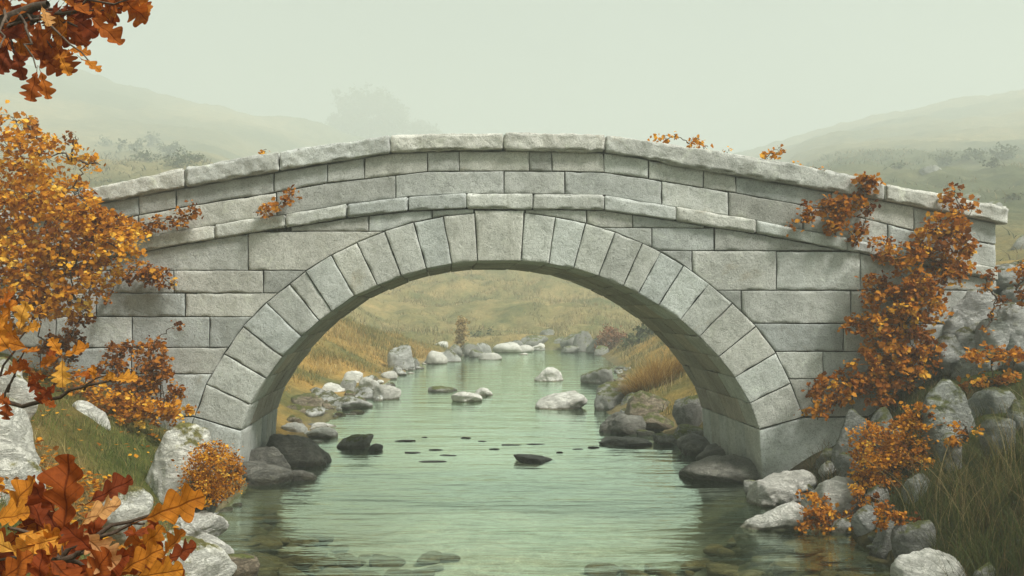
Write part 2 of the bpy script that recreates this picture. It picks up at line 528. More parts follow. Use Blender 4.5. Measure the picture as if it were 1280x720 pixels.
def z_far(x, y):
    r = np.hypot(x, y)
    th = np.clip(np.arctan2(x, np.maximum(y, 1e-3)), -0.95, 0.95)
    px = 640 + F * np.tan(th)
    s = np.interp(px, SP, SV)
    rr = np.minimum(r, 370)
    f = np.array
    ec = np.where(rr > 240, 112 + (s - 112) * (rr - 240) / 130, np.interp(rr, RC[:-1], EC))
    el = np.where(rr > 200, 186 + (s - 186) * (rr - 200) / 170, np.interp(rr, RS[:-1], EL))
    er = np.where(rr > 200, 200 + (s - 200) * (rr - 200) / 170, np.interp(rr, RS[:-1], ER))
    wl = 1 - sstep(240, 500, px)
    wr = sstep(830, 1060, px)
    e = ec * (1 - wl - wr) + el * wl + er * wr
    front = sstep(-0.15, 0.25, y / np.maximum(r, 1e-6))
    z = CAMZ + e * rr * np.cos(th) / F
    return np.where(y > 0, z, 0) * front + (1 - front) * (1.5 + 0.03 * r)

def shore_s(x, y):
    """How far (m) a point lies up the bank from the water's edge; negative in the stream."""
    wob = 0.12 * fbm(np.stack([x, y, 0 * x], 1), 0.9, 2, 5)
    sl = np.minimum(np.interp(y, YL, XLv) - x, (46.5 - y) * 0.8)
    sr = x - np.interp(y, YR, XRv)
    sf = y - 50.5 + 0.1 * x
    return np.maximum(np.maximum(sl, sr), sf) + wob, sl, sr, sf

def ground_z(x, y, detail=True):
    x = np.asarray(x, dtype=np.float64); y = np.asarray(y, dtype=np.float64)
    s, sl, sr, sf = shore_s(x, y)
    beyond = sstep(12.5, 16, y)
    sp = np.maximum(s, 0)
    left_n = 0.04 + 0.70 * np.minimum(sp, 1.4) + 0.42 * np.clip(sp - 1.4, 0, 2.2) + 0.06 * np.maximum(sp - 3.6, 0)
    right_n = 0.04 + 0.16 * sstep(0.3, 1.2, sp) * fbm(np.stack([x, y, 0 * x], 1), 1.3, 3, 19) + 0.66 * np.minimum(sp, 1.6) + 0.34 * np.clip(sp - 1.6, 0, 2) + 0.05 * np.maximum(sp - 3.6, 0)
    left_f = 0.04 + 0.16 * np.minimum(sp, 0.9) + 0.50 * np.clip(sp - 0.9, 0, 2.9) + 0.22 * np.clip(sp - 3.5, 0, 3) + 0.05 * np.maximum(sp - 6.5, 0)
    right_f = 0.04 + 0.50 * np.minimum(sp, 2.2) + 0.06 * np.clip(sp - 2.2, 0, 8)
    isl = sl > sr
    z = np.where(isl, left_n * (1 - beyond) + left_f * beyond, right_n * (1 - beyond) + right_f * beyond)
    zfarbank = 0.04 + 0.45 * np.minimum(sp, 1.6)
    far = (sf > sl) & (sf > sr)
    z = np.where(far, zfarbank, z)
    zf = z_far(x, y)
    up = sstep(0.0, 2.5, s)
    z = np.where(s > 0, np.maximum(z, z * (1 - up) + np.maximum(zf, z) * up), -0.62 * sstep(0, 1.7, -s) - 0.02)
    if detail:
        p = np.stack([x, y, 0 * x], 1)
        r = np.hypot(x, y)
        land = sstep(-0.3, 0.6, s)
        z = z + land * (0.16 * fbm(p, 0.8, 4, 11) + 0.05 * fbm(p, 4.0, 2, 12)) * sstep(0.5, 3.0, r)
        z = z + land * sstep(14, 20, y) * sstep(0.6, 2.0, s) * 0.30 * fbm(p, 0.45, 3, 18)
        z = z + land * sstep(40, 70, r) * (0.95 * fbm(p, 0.20, 4, 14) + 0.35 * fbm(p, 0.7, 2, 17) * (1 - sstep(110, 200, r)) + np.minimum(r, 400) * 0.010 * fbm(p, 0.05, 4, 13) + 0.9 * np.abs(fbm(p, 0.09, 3, 15)))
        z = z + (1 - land) * 0.07 * fbm(p, 2.2, 3, 16)
    return z

def ground_col(x, y, z):
    s, sl, sr, sf = shore_s(x, y)
    p = np.stack([x, y, 0 * x], 1)
    r = np.hypot(x, y)
    a = fbm(p, 0.55, 4, 21)[:, None]
    c2 = fbm(p, 1.7, 3, 22)[:, None]
    green = np.array([0.085, 0.105, 0.028]); dry = np.array([0.27, 0.205, 0.085]); litter = np.array([0.22, 0.11, 0.04]); earth = np.array([0.07, 0.055, 0.035])
    fawn = np.array([0.31, 0.25, 0.125]); olive = np.array([0.15, 0.155, 0.068]); bed = np.array([0.11, 0.10, 0.05]); shingle = np.array([0.24, 0.21, 0.15])
    near = np.clip(0.5 + 1.2 * a, 0, 1) * green + (1 - np.clip(0.5 + 1.2 * a, 0, 1)) * (0.55 * dry + 0.45 * litter)
    isl = (sl > sr)[:, None]
    near_r = np.clip(0.5 + a, 0, 1) * green * 0.7 + (1 - np.clip(0.5 + a, 0, 1)) * earth
    near = np.where(isl, near, near_r)
    gold = np.array([0.36, 0.235, 0.075])
    bank = np.clip(0.35 + 1.1 * a, 0, 1) * olive + (1 - np.clip(0.35 + 1.1 * a, 0, 1)) * gold
    hill = np.clip(0.36 + 1.3 * a + 0.5 * c2, 0, 1) * olive + (1 - np.clip(0.36 + 1.3 * a + 0.5 * c2, 0, 1)) * fawn
    t1 = sstep(12.5, 17, y)[:, None]
    t2 = sstep(42, 56, r)[:, None]
    c = near * (1 - t1) + bank * t1
    c = c * (1 - t2) + hill * t2
    t3 = np.maximum(sstep(70, 150, r), sstep(24, 60, r) * ((x * F / np.maximum(y, 1) > 330) | (x * F / np.maximum(y, 1) < -330)))[:, None]
    heath = np.clip(0.5 + 1.4 * fbm(p, 0.03, 4, 24)[:, None], 0, 1)
    c = c * (1 - t3) + t3 * (heath * np.array([0.09, 0.10, 0.055]) + (1 - heath) * np.array([0.225, 0.195, 0.11]))
    edge = (1 - sstep(0.05, 0.5, s))[:, None]
    shc = np.where(isl | (y[:, None] > 13), shingle, earth)
    c = c * (1 - 0.7 * edge) + shc * 0.7 * edge
    under = (1 - sstep(-0.15, 0.02, s))[:, None]
    sky_pale_bed = np.array([0.45, 0.49, 0.45])  # pale midstream bed, with the sky's mirrored brightness put into its colour
    deep = sstep(0.6, 2.6, -s + 0.5 * fbm(p, 1.1, 3, 27))[:, None]
    bedc = bed * (1 + 0.5 * c2) * (1 - deep) + sky_pale_bed * (1 + 0.15 * c2) * deep
    c = c * (1 - under) + bedc * under
    return np.clip(c, 0.01, 0.8)

def build_terrain():
    fa = np.linspace(R(-48), R(48), 760)
    ba = np.linspace(R(48), R(312), 70)[1:-1]
    ang = np.concatenate([fa, ba])
    rad = np.concatenate([[0.25, 0.6, 1.0], np.geomspace(1.3, 640, 760)])
    A, RR = np.meshgrid(ang, rad)
    x = (RR * np.sin(A)).ravel(); y = (RR * np.cos(A)).ravel()
    z = ground_z(x, y)
    na, nr = len(ang), len(rad)
    i = np.arange(nr - 1)[:, None] * na
    j = np.arange(na)[None, :]
    j2 = (j + 1) % na
    q = np.stack([i + j, i + na + j, i + na + j2, i + j2], -1).reshape(-1, 4)[:, ::-1]
    g = Geo()
    g.add(np.stack([x, y, z], 1), q, ground_col(x, y, z))
    c0 = g.n
    zc = ground_z(np.array([0.0]), np.array([0.0]))
    g.add(np.array([[0, 0, float(zc[0])]]), np.zeros((0, 3), dtype=np.int64), (0.2, 0.17, 0.09))
    jj = np.arange(na)
    g.f.append(np.stack([np.full(na, c0), (jj + 1) % na, jj], 1))
    o = add_obj('ground', g, M['ground'])
    return tag(o, 'grassy river banks and misty hillsides around the stream', kind='structure')
ground = build_terrain()

g = Geo()
g.add([(-60, -32, 0), (14, -32, 0), (14, 56, 0), (-60, 56, 0)], [[0, 1, 2, 3]])
water = add_obj('water', g, M['water'], smooth=False)
tag(water, 'calm pale green stream with fine ripples flowing under the bridge', kind='structure')

# ------------------------------------------------------------------ the bridge
BY = 12.0                                 # its face stands 12 m ahead
DEPTH = 2.66
SK = -0.072                               # the vault runs a little askew
def bx(px): return (np.asarray(px, dtype=np.float64) - 640) * 0.01
def bz(py): return CAMZ - (np.asarray(py, dtype=np.float64) - HY) * 0.01

CT = ([-60, 0, 60, 115, 232, 350, 487, 560, 628, 757, 830, 895, 1002, 1074, 1103, 1256, 1300], [287, 268, 250, 236, 210.5, 190.5, 170.5, 168, 167, 169, 180, 190, 207, 222, 230, 259, 268])
CB = ([-60, 0, 60, 115, 234, 352, 489, 560, 630, 757, 800, 875, 935, 1062, 1103, 1246, 1300], [307, 288, 270, 256, 234, 213.5, 191.5, 189, 188, 190.5, 198, 212, 222, 244, 251, 279, 290])
C1 = ([-60, 60, 175, 219, 340, 409, 455, 534, 630, 706, 755, 811, 880, 920, 1004, 1094, 1141, 1246, 1300], [318, 292, 268.5, 260.5, 241, 228.5, 223.5, 214.5, 213.5, 214, 215.5, 223.5, 234.5, 241, 256.5, 276, 287.5, 306, 317])
C2 = ([-60, 60, 146, 269, 340, 357, 434, 510, 583, 666, 755, 845, 944, 960, 1059, 1094, 1246, 1300], [352, 325, 302, 281, 270, 268, 255, 246, 242, 242, 244, 259, 275, 279, 298, 305, 335, 346])
SB = ([-60, 60, 146, 269, 340, 357, 434, 510, 583, 666, 755, 845, 944, 1056, 1094, 1246, 1300], [370, 343, 320.5, 298.5, 287, 285, 273, 264, 261, 262, 263, 276, 292, 313, 320, 351, 362])
def curve(c):
    return lambda x: np.interp(x, c[0], c[1])
ct, cb, c1, c2, sb = (curve(c) for c in (CT, CB, C1, C2, SB))
# joints of the ring: inner end, outer end (left foot -> right foot)
JL = [((302, 538), (243, 521)), ((313, 505), (258, 480)), ((333, 473), (280, 442)), ((353, 446), (304, 408)), ((377, 421), (333, 378)), ((399, 401), (362, 355)),
      ((415, 390), (382, 339)), ((443, 370), (414, 319)), ((472, 357), (446, 303)), ((502, 345), (481, 289)), ((533, 336), (517, 278)), ((565, 330), (554, 270.5)), ((597, 326.5), (593.5, 266))]
JR = [((651, 326.5), (655.5, 266)), ((686, 330), (694.5, 271.5)), ((717, 335.5), (732, 279)), ((748, 345), (769, 290)), ((779, 357.5), (803, 304)), ((798, 367), (826, 315)), ((823, 382), (855, 332)),
      ((850, 400), (886, 355)), ((874, 421), (915.5, 379)), ((898, 446), (945, 408)), ((918, 472), (970, 441)), ((937, 504), (988, 479)), ((949, 537), (1005, 521))]
JJ = JL + JR
ext = [j[1] for j in JJ]
EXX = np.array([e[0] for e in ext]); EXY = np.array([e[1] for e in ext])
def ext_y(x): return np.interp(x, EXX, EXY)
def ext_xl(y): return np.interp(y, EXY[:13][::-1], EXX[:13][::-1])
def ext_xr(y): return np.interp(y, EXY[13:], EXX[13:])

def samples(L, r, sp):
    if L < 4 * r:
        return np.linspace(0, 1, 7)
    e = np.array([0, 0.25, 0.6, 1.0]) * r / L
    n = max(2, int(round((L - 2 * r) / sp)))
    return np.concatenate([e[:-1], np.linspace(e[-1], 1 - e[-1], n + 1), (1 - e[:-1])[::-1]])

def patch(g, Fn, nrm, Lu, Lv, r=0.010, gap=0.0048, amp=0.007, skirt=0.07, tint=None, sp=0.035, seed=0):
    """One dressed stone face: pillowed edges, uneven surface, a skirt running back into the joint."""
    u = samples(Lu, r, sp); v = samples(Lv, r, sp)
    U, V = np.meshgrid(u, v)
    nv, nu = U.shape
    P0 = Fn(U.ravel(), V.ravel()).reshape(nv, nu, 3)
    rl = np.linalg.norm(np.diff(P0, axis=1), axis=2).sum(1)[:, None] + 1e-6
    cl = np.linalg.norm(np.diff(P0, axis=0), axis=2).sum(0)[None, :] + 1e-6
    U2 = 0.5 + (U - 0.5) * np.clip(1 - 2 * gap / rl, 0, 1)
    V2 = 0.5 + (V - 0.5) * np.clip(1 - 2 * gap / cl, 0, 1)
    P = Fn(U2.ravel(), V2.ravel())
    d = np.minimum(np.minimum(U2 * rl, (1 - U2) * rl), np.minimum(V2 * cl, (1 - V2) * cl)).ravel() - gap
    d = np.clip(d, 0, r)
    off = -(r - np.sqrt(np.maximum(r * r - (r - d) ** 2, 0)))
    nr = nrm(P) if callable(nrm) else np.tile(np.array(nrm, dtype=float), (len(P), 1))
    w = 0.25 + 0.75 * d / r
    P1 = P + 0.3 * np.stack([vnoise(P * 6 + 3, 31 + seed), 0 * P[:, 0], vnoise(P * 6 + 9, 32 + seed)], 1) * 0.012
    off = off + w * amp * (fbm(P, 3.2, 4, seed) + 0.55 * fbm(P, 13.0, 3, seed + 9))
    chip = np.clip(fbm(P, 7.0, 3, seed + 4) - 0.10, 0, 1) * (1 - d / r)
    off = off - chip * 0.08
    ph = random.uniform(-1, 1) * 0.006
    off = off + ph + (U.ravel() - .5) * random.uniform(-1, 1) * 0.008 + (V.ravel() - .5) * random.uniform(-1, 1) * 0.008
    P1 = P1 + nr * off[:, None]
    if tint is None:
        tint = (min(1, max(0, random.gauss(0.5, 0.28))), random.random(), 0.5)
    i = np.arange(nv - 1)[:, None] * nu; j = np.arange(nu - 1)[None, :]
    q = np.stack([i + j, i + nu + j, i + nu + j + 1, i + j + 1], -1).reshape(-1, 4)
    # make the winding face along the normal
    a = P1[q[len(q) // 2]]
    if np.dot(np.cross(a[1] - a[0], a[2] - a[0]), nr[0]) < 0:
        q = q[:, ::-1]
    ring = np.concatenate([np.arange(nu), np.arange(1, nv) * nu + nu - 1, (nv - 1) * nu + np.arange(nu - 2, -1, -1), np.arange(nv - 2, 0, -1) * nu])
    base = len(P1)
    back = P[ring] - nr[ring] * skirt
    k = np.arange(len(ring)); k2 = (k + 1) % len(ring)
    sk = np.stack([ring[k], base + k, base + k2, ring[k2]], 1)
    g.add(np.concatenate([P1, back]), np.concatenate([q, sk]), tint)

def box3(g, F3, L, r, sp, amp, tint, seed, nz=(3.0, 0.55)):
    """A rounded, rough stone block mapped through F3(u along, w depth, v up)."""
    us = [samples(L[k], r, sp) for k in range(3)]
    pts, faces, n = [], [], 0
    for ax in range(3):
        o1, o2 = [k for k in range(3) if k != ax]
        A, B = np.meshgrid(us[o1], us[o2])
        nb, na = A.shape
        for side in (0.0, 1.0):
            q = np.zeros((A.size, 3))
            q[:, o1] = A.ravel(); q[:, o2] = B.ravel(); q[:, ax] = side
            i = np.arange(nb - 1)[:, None] * na; j = np.arange(na - 1)[None, :]
            f = np.stack([i + j, i + j + 1, i + na + j + 1, i + na + j], -1).reshape(-1, 4)
            flip = (side == 0.0) != (ax == 1)
            pts.append(q); faces.append((f[:, ::-1] if flip else f) + n); n += len(q)
    P = np.concatenate(pts); Fc = np.concatenate(faces)
    key, inv = np.unique(np.round(P, 6), axis=0, return_inverse=True)
    inv = inv.ravel()
    Fc = inv[Fc]
    q = key * np.array(L)
    c = np.clip(q, r, np.array(L) - r)
    d = q - c
    n_ = np.linalg.norm(d, axis=1, keepdims=True)
    dirn = np.where(n_ > 0, d / np.maximum(n_, 1e-9), 0)
    qq = (c + dirn * np.where(n_ > 0, r, 0)) / np.array(L)
    W = F3(qq[:, 0], qq[:, 1], qq[:, 2])
    edge = (np.abs(dirn) > 0.25).sum(1) >= 2
    off = amp * (fbm(W, nz[0], 4, seed) + nz[1] * fbm(W, 14, 3, seed + 3))
    off = off - np.where(edge, np.clip(fbm(W, 6, 3, seed + 7) + 0.05, 0, 1) * amp * 3.0, 0)
    g.add(W + dirn * off[:, None], Fc, tint)

bridge = thing('stone_bridge', (-0.13, BY + 1.3, 0.0), 'old grey granite bridge with one wide arch spanning the green stream', 'bridge')
FRONT = np.array([0, -1.0, 0])
def front_map(fx, fy, y0=BY):
    def Fn(u, v):
        x, y = fx(u, v), fy(u, v)
        return np.stack([bx(x), np.full_like(np.asarray(x, dtype=float), y0), bz(y)], 1)
    return Fn

def rtint(a=0.5, sd=0.30):
    return (min(1, max(0, random.gauss(a, sd))), random.random(), 0.5)

random.seed(11)
# core of the bridge (rubble and mortar behind the dressed faces)
def build_core():
    g = Geo()
    xs = np.unique(np.concatenate([np.linspace(-40, 1243, 150), [262, 990]]))
    mid = [((a[0] * .55 + b[0] * .45), (a[1] * .55 + b[1] * .45)) for a, b in JJ]
    mid = [(mid[0][0] - 3, 700)] + mid + [(mid[-1][0] + 3, 700)]
    mx_, my_ = np.array([m[0] for m in mid]), np.array([m[1] for m in mid])
    def col(x0, x1, top, y_a, y_b):
        za = [float(top(x)) for x in (x0, x1)]
        zb = []
        for x in (x0, x1):
            zb.append(float(np.interp(x, mx_, my_)) if mx_[0] < x < mx_[-1] else 700.0)
        v = []
        for yy in (y_a, y_b):
            sh = SK * (yy - BY)
            v += [(bx(x0) + sh, yy, bz(za[0])), (bx(x1) + sh, yy, bz(za[1])), (bx(x1) + sh, yy, bz(zb[1])), (bx(x0) + sh, yy, bz(zb[0]))]
        g.add(v, [[0, 3, 2, 1], [4, 5, 6, 7], [0, 1, 5, 4], [3, 7, 6, 2], [1, 2, 6, 5], [0, 4, 7, 3]])
    up = lambda x: cb(x) + 1.0
    deck = lambda x: c2(x) - 12
    for a, b in zip(xs[:-1], xs[1:]):
        col(a, b, up, BY + 0.045, BY + 0.40)
        col(a, b, deck, BY + 0.40, BY + DEPTH - 0.40)
        col(a, b, up, BY + DEPTH - 0.40, BY + DEPTH - 0.02)
    return part('core', g, M['mortar'], bridge)
build_core()

# spandrel walls: coursed ashlar
def build_spandrel():
    g = Geo()
    k = 0
    def course(xl, xr, y0, y1, ab='', top_sb=False):
        nonlocal k
        k += 1
        def fx(u, v):
            yv = y0 + (y1 - y0) * v
            a = ext_xr(yv) if 'L' in ab else np.full_like(u, xl)
            b = ext_xl(yv) if 'R' in ab else np.full_like(u, xr)
            if 'l' in ab: a = np.maximum(a, ext_xr(yv))
            if 'r' in ab: b = np.minimum(b, ext_xl(yv))
            return a + (b - a) * u
        def fy(u, v):
            x = fx(u, v)
            t = np.maximum(y0, sb(x)) if top_sb else np.full_like(u, y0)
            return t + (y1 - t) * v
        L = (abs(xr - xl)) * 0.01
        patch(g, front_map(fx, fy, BY), FRONT, L, (y1 - y0) * 0.01, tint=rtint(), seed=100 + k)
    def sliver(xl, xr, ymax):
        nonlocal k
        k += 1
        def fx(u, v): return xl + (xr - xl) * u
        def fy(u, v):
            x = fx(u, v)
            t = sb(x); b = np.maximum(np.minimum(ymax, ext_y(x)), t)
            return t + (b - t) * v
        patch(g, front_map(fx, fy, BY), FRONT, (xr - xl) * 0.01, 0.15, r=0.012, tint=rtint(), seed=200 + k)
    # left of the ring
    for a, b in ((364, 461), (461, 540), (540, 592)): sliver(a, b, 289.5)
    course(310, 482, 289.5, 338, 'r', True); course(170, 310, 289.5, 338, '', True); course(60, 170, 289.5, 338, '', True)
    for a, b, y0, y1, ab in ((329, 383, 338, 366.5, 'R'), (217, 329, 338, 366.5, ''), (110, 217, 338, 366.5, ''), (-20, 110, 338, 366.5, ''),
                             (231, 345, 366.5, 396, 'R'), (120, 231, 366.5, 396, ''), (30, 120, 366.5, 396, ''), (-30, 30, 366.5, 396, ''),
                             (262, 318, 396, 434.5, 'R'), (165, 262, 396, 434.5, ''), (70, 165, 396, 434.5, ''), (-30, 70, 396, 434.5, ''),
                             (164, 285, 434.5, 467.5, 'R'), (50, 164, 434.5, 467.5, ''), (-30, 50, 434.5, 467.5, ''),
                             (200, 262, 467.5, 521, 'R'), (95, 200, 467.5, 521, ''), (-30, 95, 467.5, 521, ''), (120, 185, 521, 575, ''), (20, 120, 521, 575, ''),):
        course(a, b, y0, y1, ab)
    part('spandrel_wall', g, M['stone'], bridge)
    g = Geo()
    # right of the ring
    for a, b in ((657, 733), (733, 791), (791, 880)): sliver(a, b, 285)
    course(760, 814.6, 285, 313.5, 'L', True); course(814.6, 893, 285, 313.5, 'l', True); course(893, 1062, 285, 313.5, '', True)
    for a, b, y0, y1, ab in ((826, 865, 313.5, 363, 'L'), (865, 970.5, 313.5, 363, 'l'), (970.5, 1075.5, 314.5, 363, ''),
                             (886, 926.5, 363, 404.5, 'L'), (926.5, 1064, 363, 404.5, 'l'), (1064, 1160, 363, 404.5, ''), (1160, 1240, 363, 404.5, ''),
                             (945, 1054.5, 404.5, 439.5, 'L'), (1054.5, 1150, 404.5, 439.5, ''), (1150, 1240, 404.5, 439.5, ''),
                             (970, 1029, 439.5, 473.5, 'L'), (1029, 1120, 439.5, 473.5, ''), (1120, 1240, 439.5, 473.5, ''),
                             (988, 1066, 473.5, 521, 'L'), (1066, 1160, 473.5, 521, ''), (1160, 1240, 473.5, 521, '')):
        course(a, b, y0, y1, ab)
    course(1075.5, 1160, 315, 363, '', True); course(1160, 1246, 330, 363, '', True)
    return part('spandrel_wall', g, M['stone'], bridge)
build_spandrel()

# parapet courses
def build_parapet():
    g = Geo()
    def slope(xl, xr, top, bot, k):
        def fx(u, v): return xl + (xr - xl) * u
        def fy(u, v):
            x = fx(u, v)
            return top(x) + (bot(x) - top(x)) * v
        patch(g, front_map(fx, fy, BY + 0.012), FRONT, (xr - xl) * 0.01, 0.25, tint=rtint(0.48), seed=k)
    j1 = [-40, 60, 173, 219.5, 342, 409, 455.5, 534, 574, 661.5, 690, 755, 811, 879.6, 920.5, 1040, 1143, 1246]
    j2 = [-40, 80, 172, 345, 494.5, 630, 706, 827.5, 911, 1005, 1110, 1180, 1246]
    for k, (a, b) in enumerate(zip(j1[:-1], j1[1:])): slope(a, b, cb, c1, 300 + k)
    for k, (a, b) in enumerate(zip(j2[:-1], j2[1:])): slope(a, b, c1, c2, 340 + k)
    # squared end of the wall, facing along the river bank
    for k, (ya, yb) in enumerate(((279, 306), (306, 335), (335, 363), (363, 404), (404, 440), (440, 480))):
        def Fn(u, v, ya=ya, yb=yb):
            return np.stack([np.full_like(u, bx(1243.5)), BY + 0.02 + 0.5 * u, bz(ya + (yb - ya) * v)], 1)
        patch(g, Fn, np.array([1.0, 0, 0]), 0.5, 0.3, tint=rtint(), seed=380 + k)
    return part('parapet', g, M['stone'], bridge)
parapet = build_parapet()

# projecting string course, stone by stone
sc_core = Geo()
sc_core.add([(bx(-40), BY + .03, bz(340)), (bx(-40), BY + .05, bz(340)), (bx(-38), BY + .05, bz(341))], [[0, 1, 2]])
string_course = thing('string_course', (0, 0, 0), None, None)
string_course.parent = bridge
string_course.location = (0, 0, 0)
js = [-40, 50, 146, 269, 357.5, 434, 510.5, 583, 666, 755, 844.5, 944, 1057, 1160, 1246]
for k, (a, b) in enumerate(zip(js[:-1], js[1:])):
    g = Geo()
    def F3(u, w, v, a=a, b=b):
        x = a + 0.5 + (b - a - 1.0) * u
        y = sb(x) - 0.4 + (c2(x) + 0.8 - sb(x)) * v
        return np.stack([bx(x), BY - 0.052 + 0.14 * w, bz(y)], 1)
    box3(g, F3, ((b - a) * 0.01, 0.14, 0.18), 0.016, 0.03, 0.014, rtint(0.55), 400 + k)
    part('string_stone', g, M['stone'], string_course)

# coping stones, front and back
coping = thing('coping', (0, 0, 0), None, None)
coping.parent = bridge
jc = [-60, 30, 114, 233, 351, 488, 629.5, 756.5, 1103, 1258]
for k, (a, b) in enumerate(zip(jc[:-1], jc[1:])):
    g = Geo()
    lift = random.uniform(-1.2, 1.2)
    def F3(u, w, v, a=a, b=b, lift=lift):
        x = a + 0.6 + (b - a - 1.2) * u
        y = cb(x) - 0.3 + (ct(x) + 0.3 - cb(x)) * v
        yy = BY - 0.075 + 0.52 * w
        return np.stack([bx(x) + SK * 0.5 * w, yy, bz(y)], 1)
    box3(g, F3, ((b - a) * 0.01, 0.52, 0.22), 0.022, 0.025, 0.026, rtint(0.58, 0.12), 430 + k, (4.5, 0.5))
    part('coping_stone', g, M['coping'], coping)
for k, (a, b) in enumerate(zip(jc[:-1], jc[1:])):
    g = Geo()
    def F3(u, w, v, a=a, b=b):
        x = a + 20 + (b - a - 1.2) * u
        y = cb(x) + (ct(x) + 2.5 - cb(x)) * v
        return np.stack([bx(x) + SK * DEPTH, BY + DEPTH - 0.42 + 0.46 * w, bz(y)], 1)
    box3(g, F3, ((b - a) * 0.01, 0.46, 0.2), 0.03, 0.07, 0.02, rtint(0.58, 0.12), 460 + k)
    part('coping_stone', g, M['coping'], coping)

# the arch ring: voussoirs, then the vault behind them
arch_ring = thing('arch_ring', (0, 0, 0), None, None)
arch_ring.parent = bridge
vault = Geo()
foot_l = ((294, 610), (235, 612))
foot_r = ((957, 610), (1046, 612))
inner = [(293.0, 640)] + [j[0] for j in JJ] + [(958, 640)]
def soffit_patch(g, pa, pb, y0, y1, k, tint):
    A = np.array([bx(pa[0]), bz(pa[1])]); B = np.array([bx(pb[0]), bz(pb[1])])
    t = B - A
    n2 = np.array([t[1], -t[0]]) / np.linalg.norm(t)
    cen = np.array([bx(625.5), bz(560)])
    if np.dot(cen - (A + B) / 2, n2) < 0: n2 = -n2
    def Fn(u, v):
        yy = y0 + (y1 - y0) * v
        return np.stack([A[0] + t[0] * u + SK * (yy - BY), yy, A[1] + t[1] * u], 1)
    patch(g, Fn, np.array([n2[0], 0, n2[1]]), np.linalg.norm(t), y1 - y0, r=0.012, gap=0.004, amp=0.008, skirt=0.06, tint=tint, sp=0.05, seed=k)
for k in range(len(JJ) - 1):
    (i0, o0), (i1, o1) = JJ[k], JJ[k + 1]
    key = (k == 12)
    def fx(u, v): return (o0[0] + (o1[0] - o0[0]) * u) * (1 - v) + (i0[0] + (i1[0] - i0[0]) * u) * v
    def fy(u, v):
        top = (o0[1] + (o1[1] - o0[1]) * u)
        if key: top = np.full_like(u, 263.0)
        return top * (1 - v) + (i0[1] + (i1[1] - i0[1]) * u) * v
    g = Geo()
    w = math.hypot(o1[0] - o0[0], o1[1] - o0[1]) * 0.01
    tn = rtint(0.55, 0.2)
    patch(g, front_map(fx, fy, BY - (0.024 if key else 0.012)), FRONT, w, 0.6, tint=tn, seed=500 + k, skirt=0.12, sp=0.03)
    stag = 0.55 + 0.25 * (k % 2) + random.uniform(-.06, .06)
    soffit_patch(g, i0, i1, BY + 0.006, BY + stag, 560 + k, tn)
    part('keystone' if key else 'voussoir', g, M['vouss'], arch_ring)
    cuts = [BY + stag, BY + stag + 0.72 + random.uniform(-.1, .1), BY + stag + 1.45 + random.uniform(-.08, .08), BY + DEPTH]
    for c, (ya, yb) in enumerate(zip(cuts[:-1], cuts[1:])):
        soffit_patch(vault, i0, i1, ya, yb, 600 + 4 * k + c, rtint(0.42, 0.2))
# jambs below the springing: tall slabs
for pa, pb in ((JJ[0][0], (293.5, 668)), (JJ[-1][0], (958, 668))):
    jambs = Geo()
    cuts = [BY + 0.006, BY + 0.62, BY + 1.02, BY + 1.45, BY + 1.80, BY + 2.25, BY + DEPTH]
    for c, (ya, yb) in enumerate(zip(cuts[:-1], cuts[1:])):
        soffit_patch(jambs, pa, pb, ya, yb, 720 + c, rtint(0.5, 0.2))
    part('jamb_lining', jambs, M['vouss'], arch_ring)
part('vault', vault, M['soffit'], arch_ring)

# footing blocks under the ring
g = Geo()
def foot_block(k):
    def fx(u, v): return (949 + (1066 - 949) * u) * (1 - v) + (957 + (1066 - 957) * u) * v
    def fy(u, v):
        top = np.interp(949 + 117 * u, [949, 1005, 1066], [537.8, 521.8, 521.8])
        return top + (668 - top) * v
    patch(g, front_map(fx, fy, BY - 0.002), FRONT, 1.1, 1.4, tint=rtint(0.5, 0.1), seed=740 + k, skirt=0.12)
def quad_block(c, k):
    def fx(u, v): return (c[0][0] + (c[1][0] - c[0][0]) * u) * (1 - v) + (c[3][0] + (c[2][0] - c[3][0]) * u) * v
    def fy(u, v): return (c[0][1] + (c[1][1] - c[0][1]) * u) * (1 - v) + (c[3][1] + (c[2][1] - c[3][1]) * u) * v
    patch(g, front_map(fx, fy, BY - 0.002), FRONT, 0.8, 1.0, tint=rtint(0.5, 0.1), seed=740 + k, skirt=0.12)
quad_block([(243, 521.5), (302, 538.5), (294, 668), (180, 668)], 0)
quad_block([(185, 521.5), (243, 521.5), (180, 668), (150, 668)], 3)
part('footing', g, M['stone'], bridge)
g = Geo()
foot_block(1)
part('footing', g, M['stone'], bridge)

# plain dressed far face, so the bridge also stands up seen from upstream
g = Geo()
for k in range(len(JJ) - 1):
    (i0, o0), (i1, o1) = JJ[k], JJ[k + 1]
    def Fb(u, v):
        x = (o0[0] + (o1[0] - o0[0]) * u) * (1 - v) + (i0[0] + (i1[0] - i0[0]) * u) * v
        y = (o0[1] + (o1[1] - o0[1]) * u) * (1 - v) + (i0[1] + (i1[1] - i0[1]) * u) * v
        return np.stack([bx(x) + SK * DEPTH, np.full_like(u, BY + DEPTH + 0.02), bz(y)], 1)
    patch(g, Fb, np.array([0, 1.0, 0]), 0.45, 0.6, sp=0.08, seed=780 + k)
part('far_face', g, M['vouss'], bridge)
for o in (string_course, coping, arch_ring):
    for key_ in list(o.keys()):
        del o[key_]
    o.location = (0, 0, 0)

# ------------------------------------------------------------------ rocks
_ico = {}
def ico(level):
    if level not in _ico:
        bm = bmesh.new()
        bmesh.ops.create_icosphere(bm, subdivisions=level, radius=1.0)
        v = np.array([w.co[:] for w in bm.verts]); f = np.array([[w.index for w in q.verts] for q in bm.faces])
        bm.free()
        _ico[level] = (v, f)
    return _ico[level]

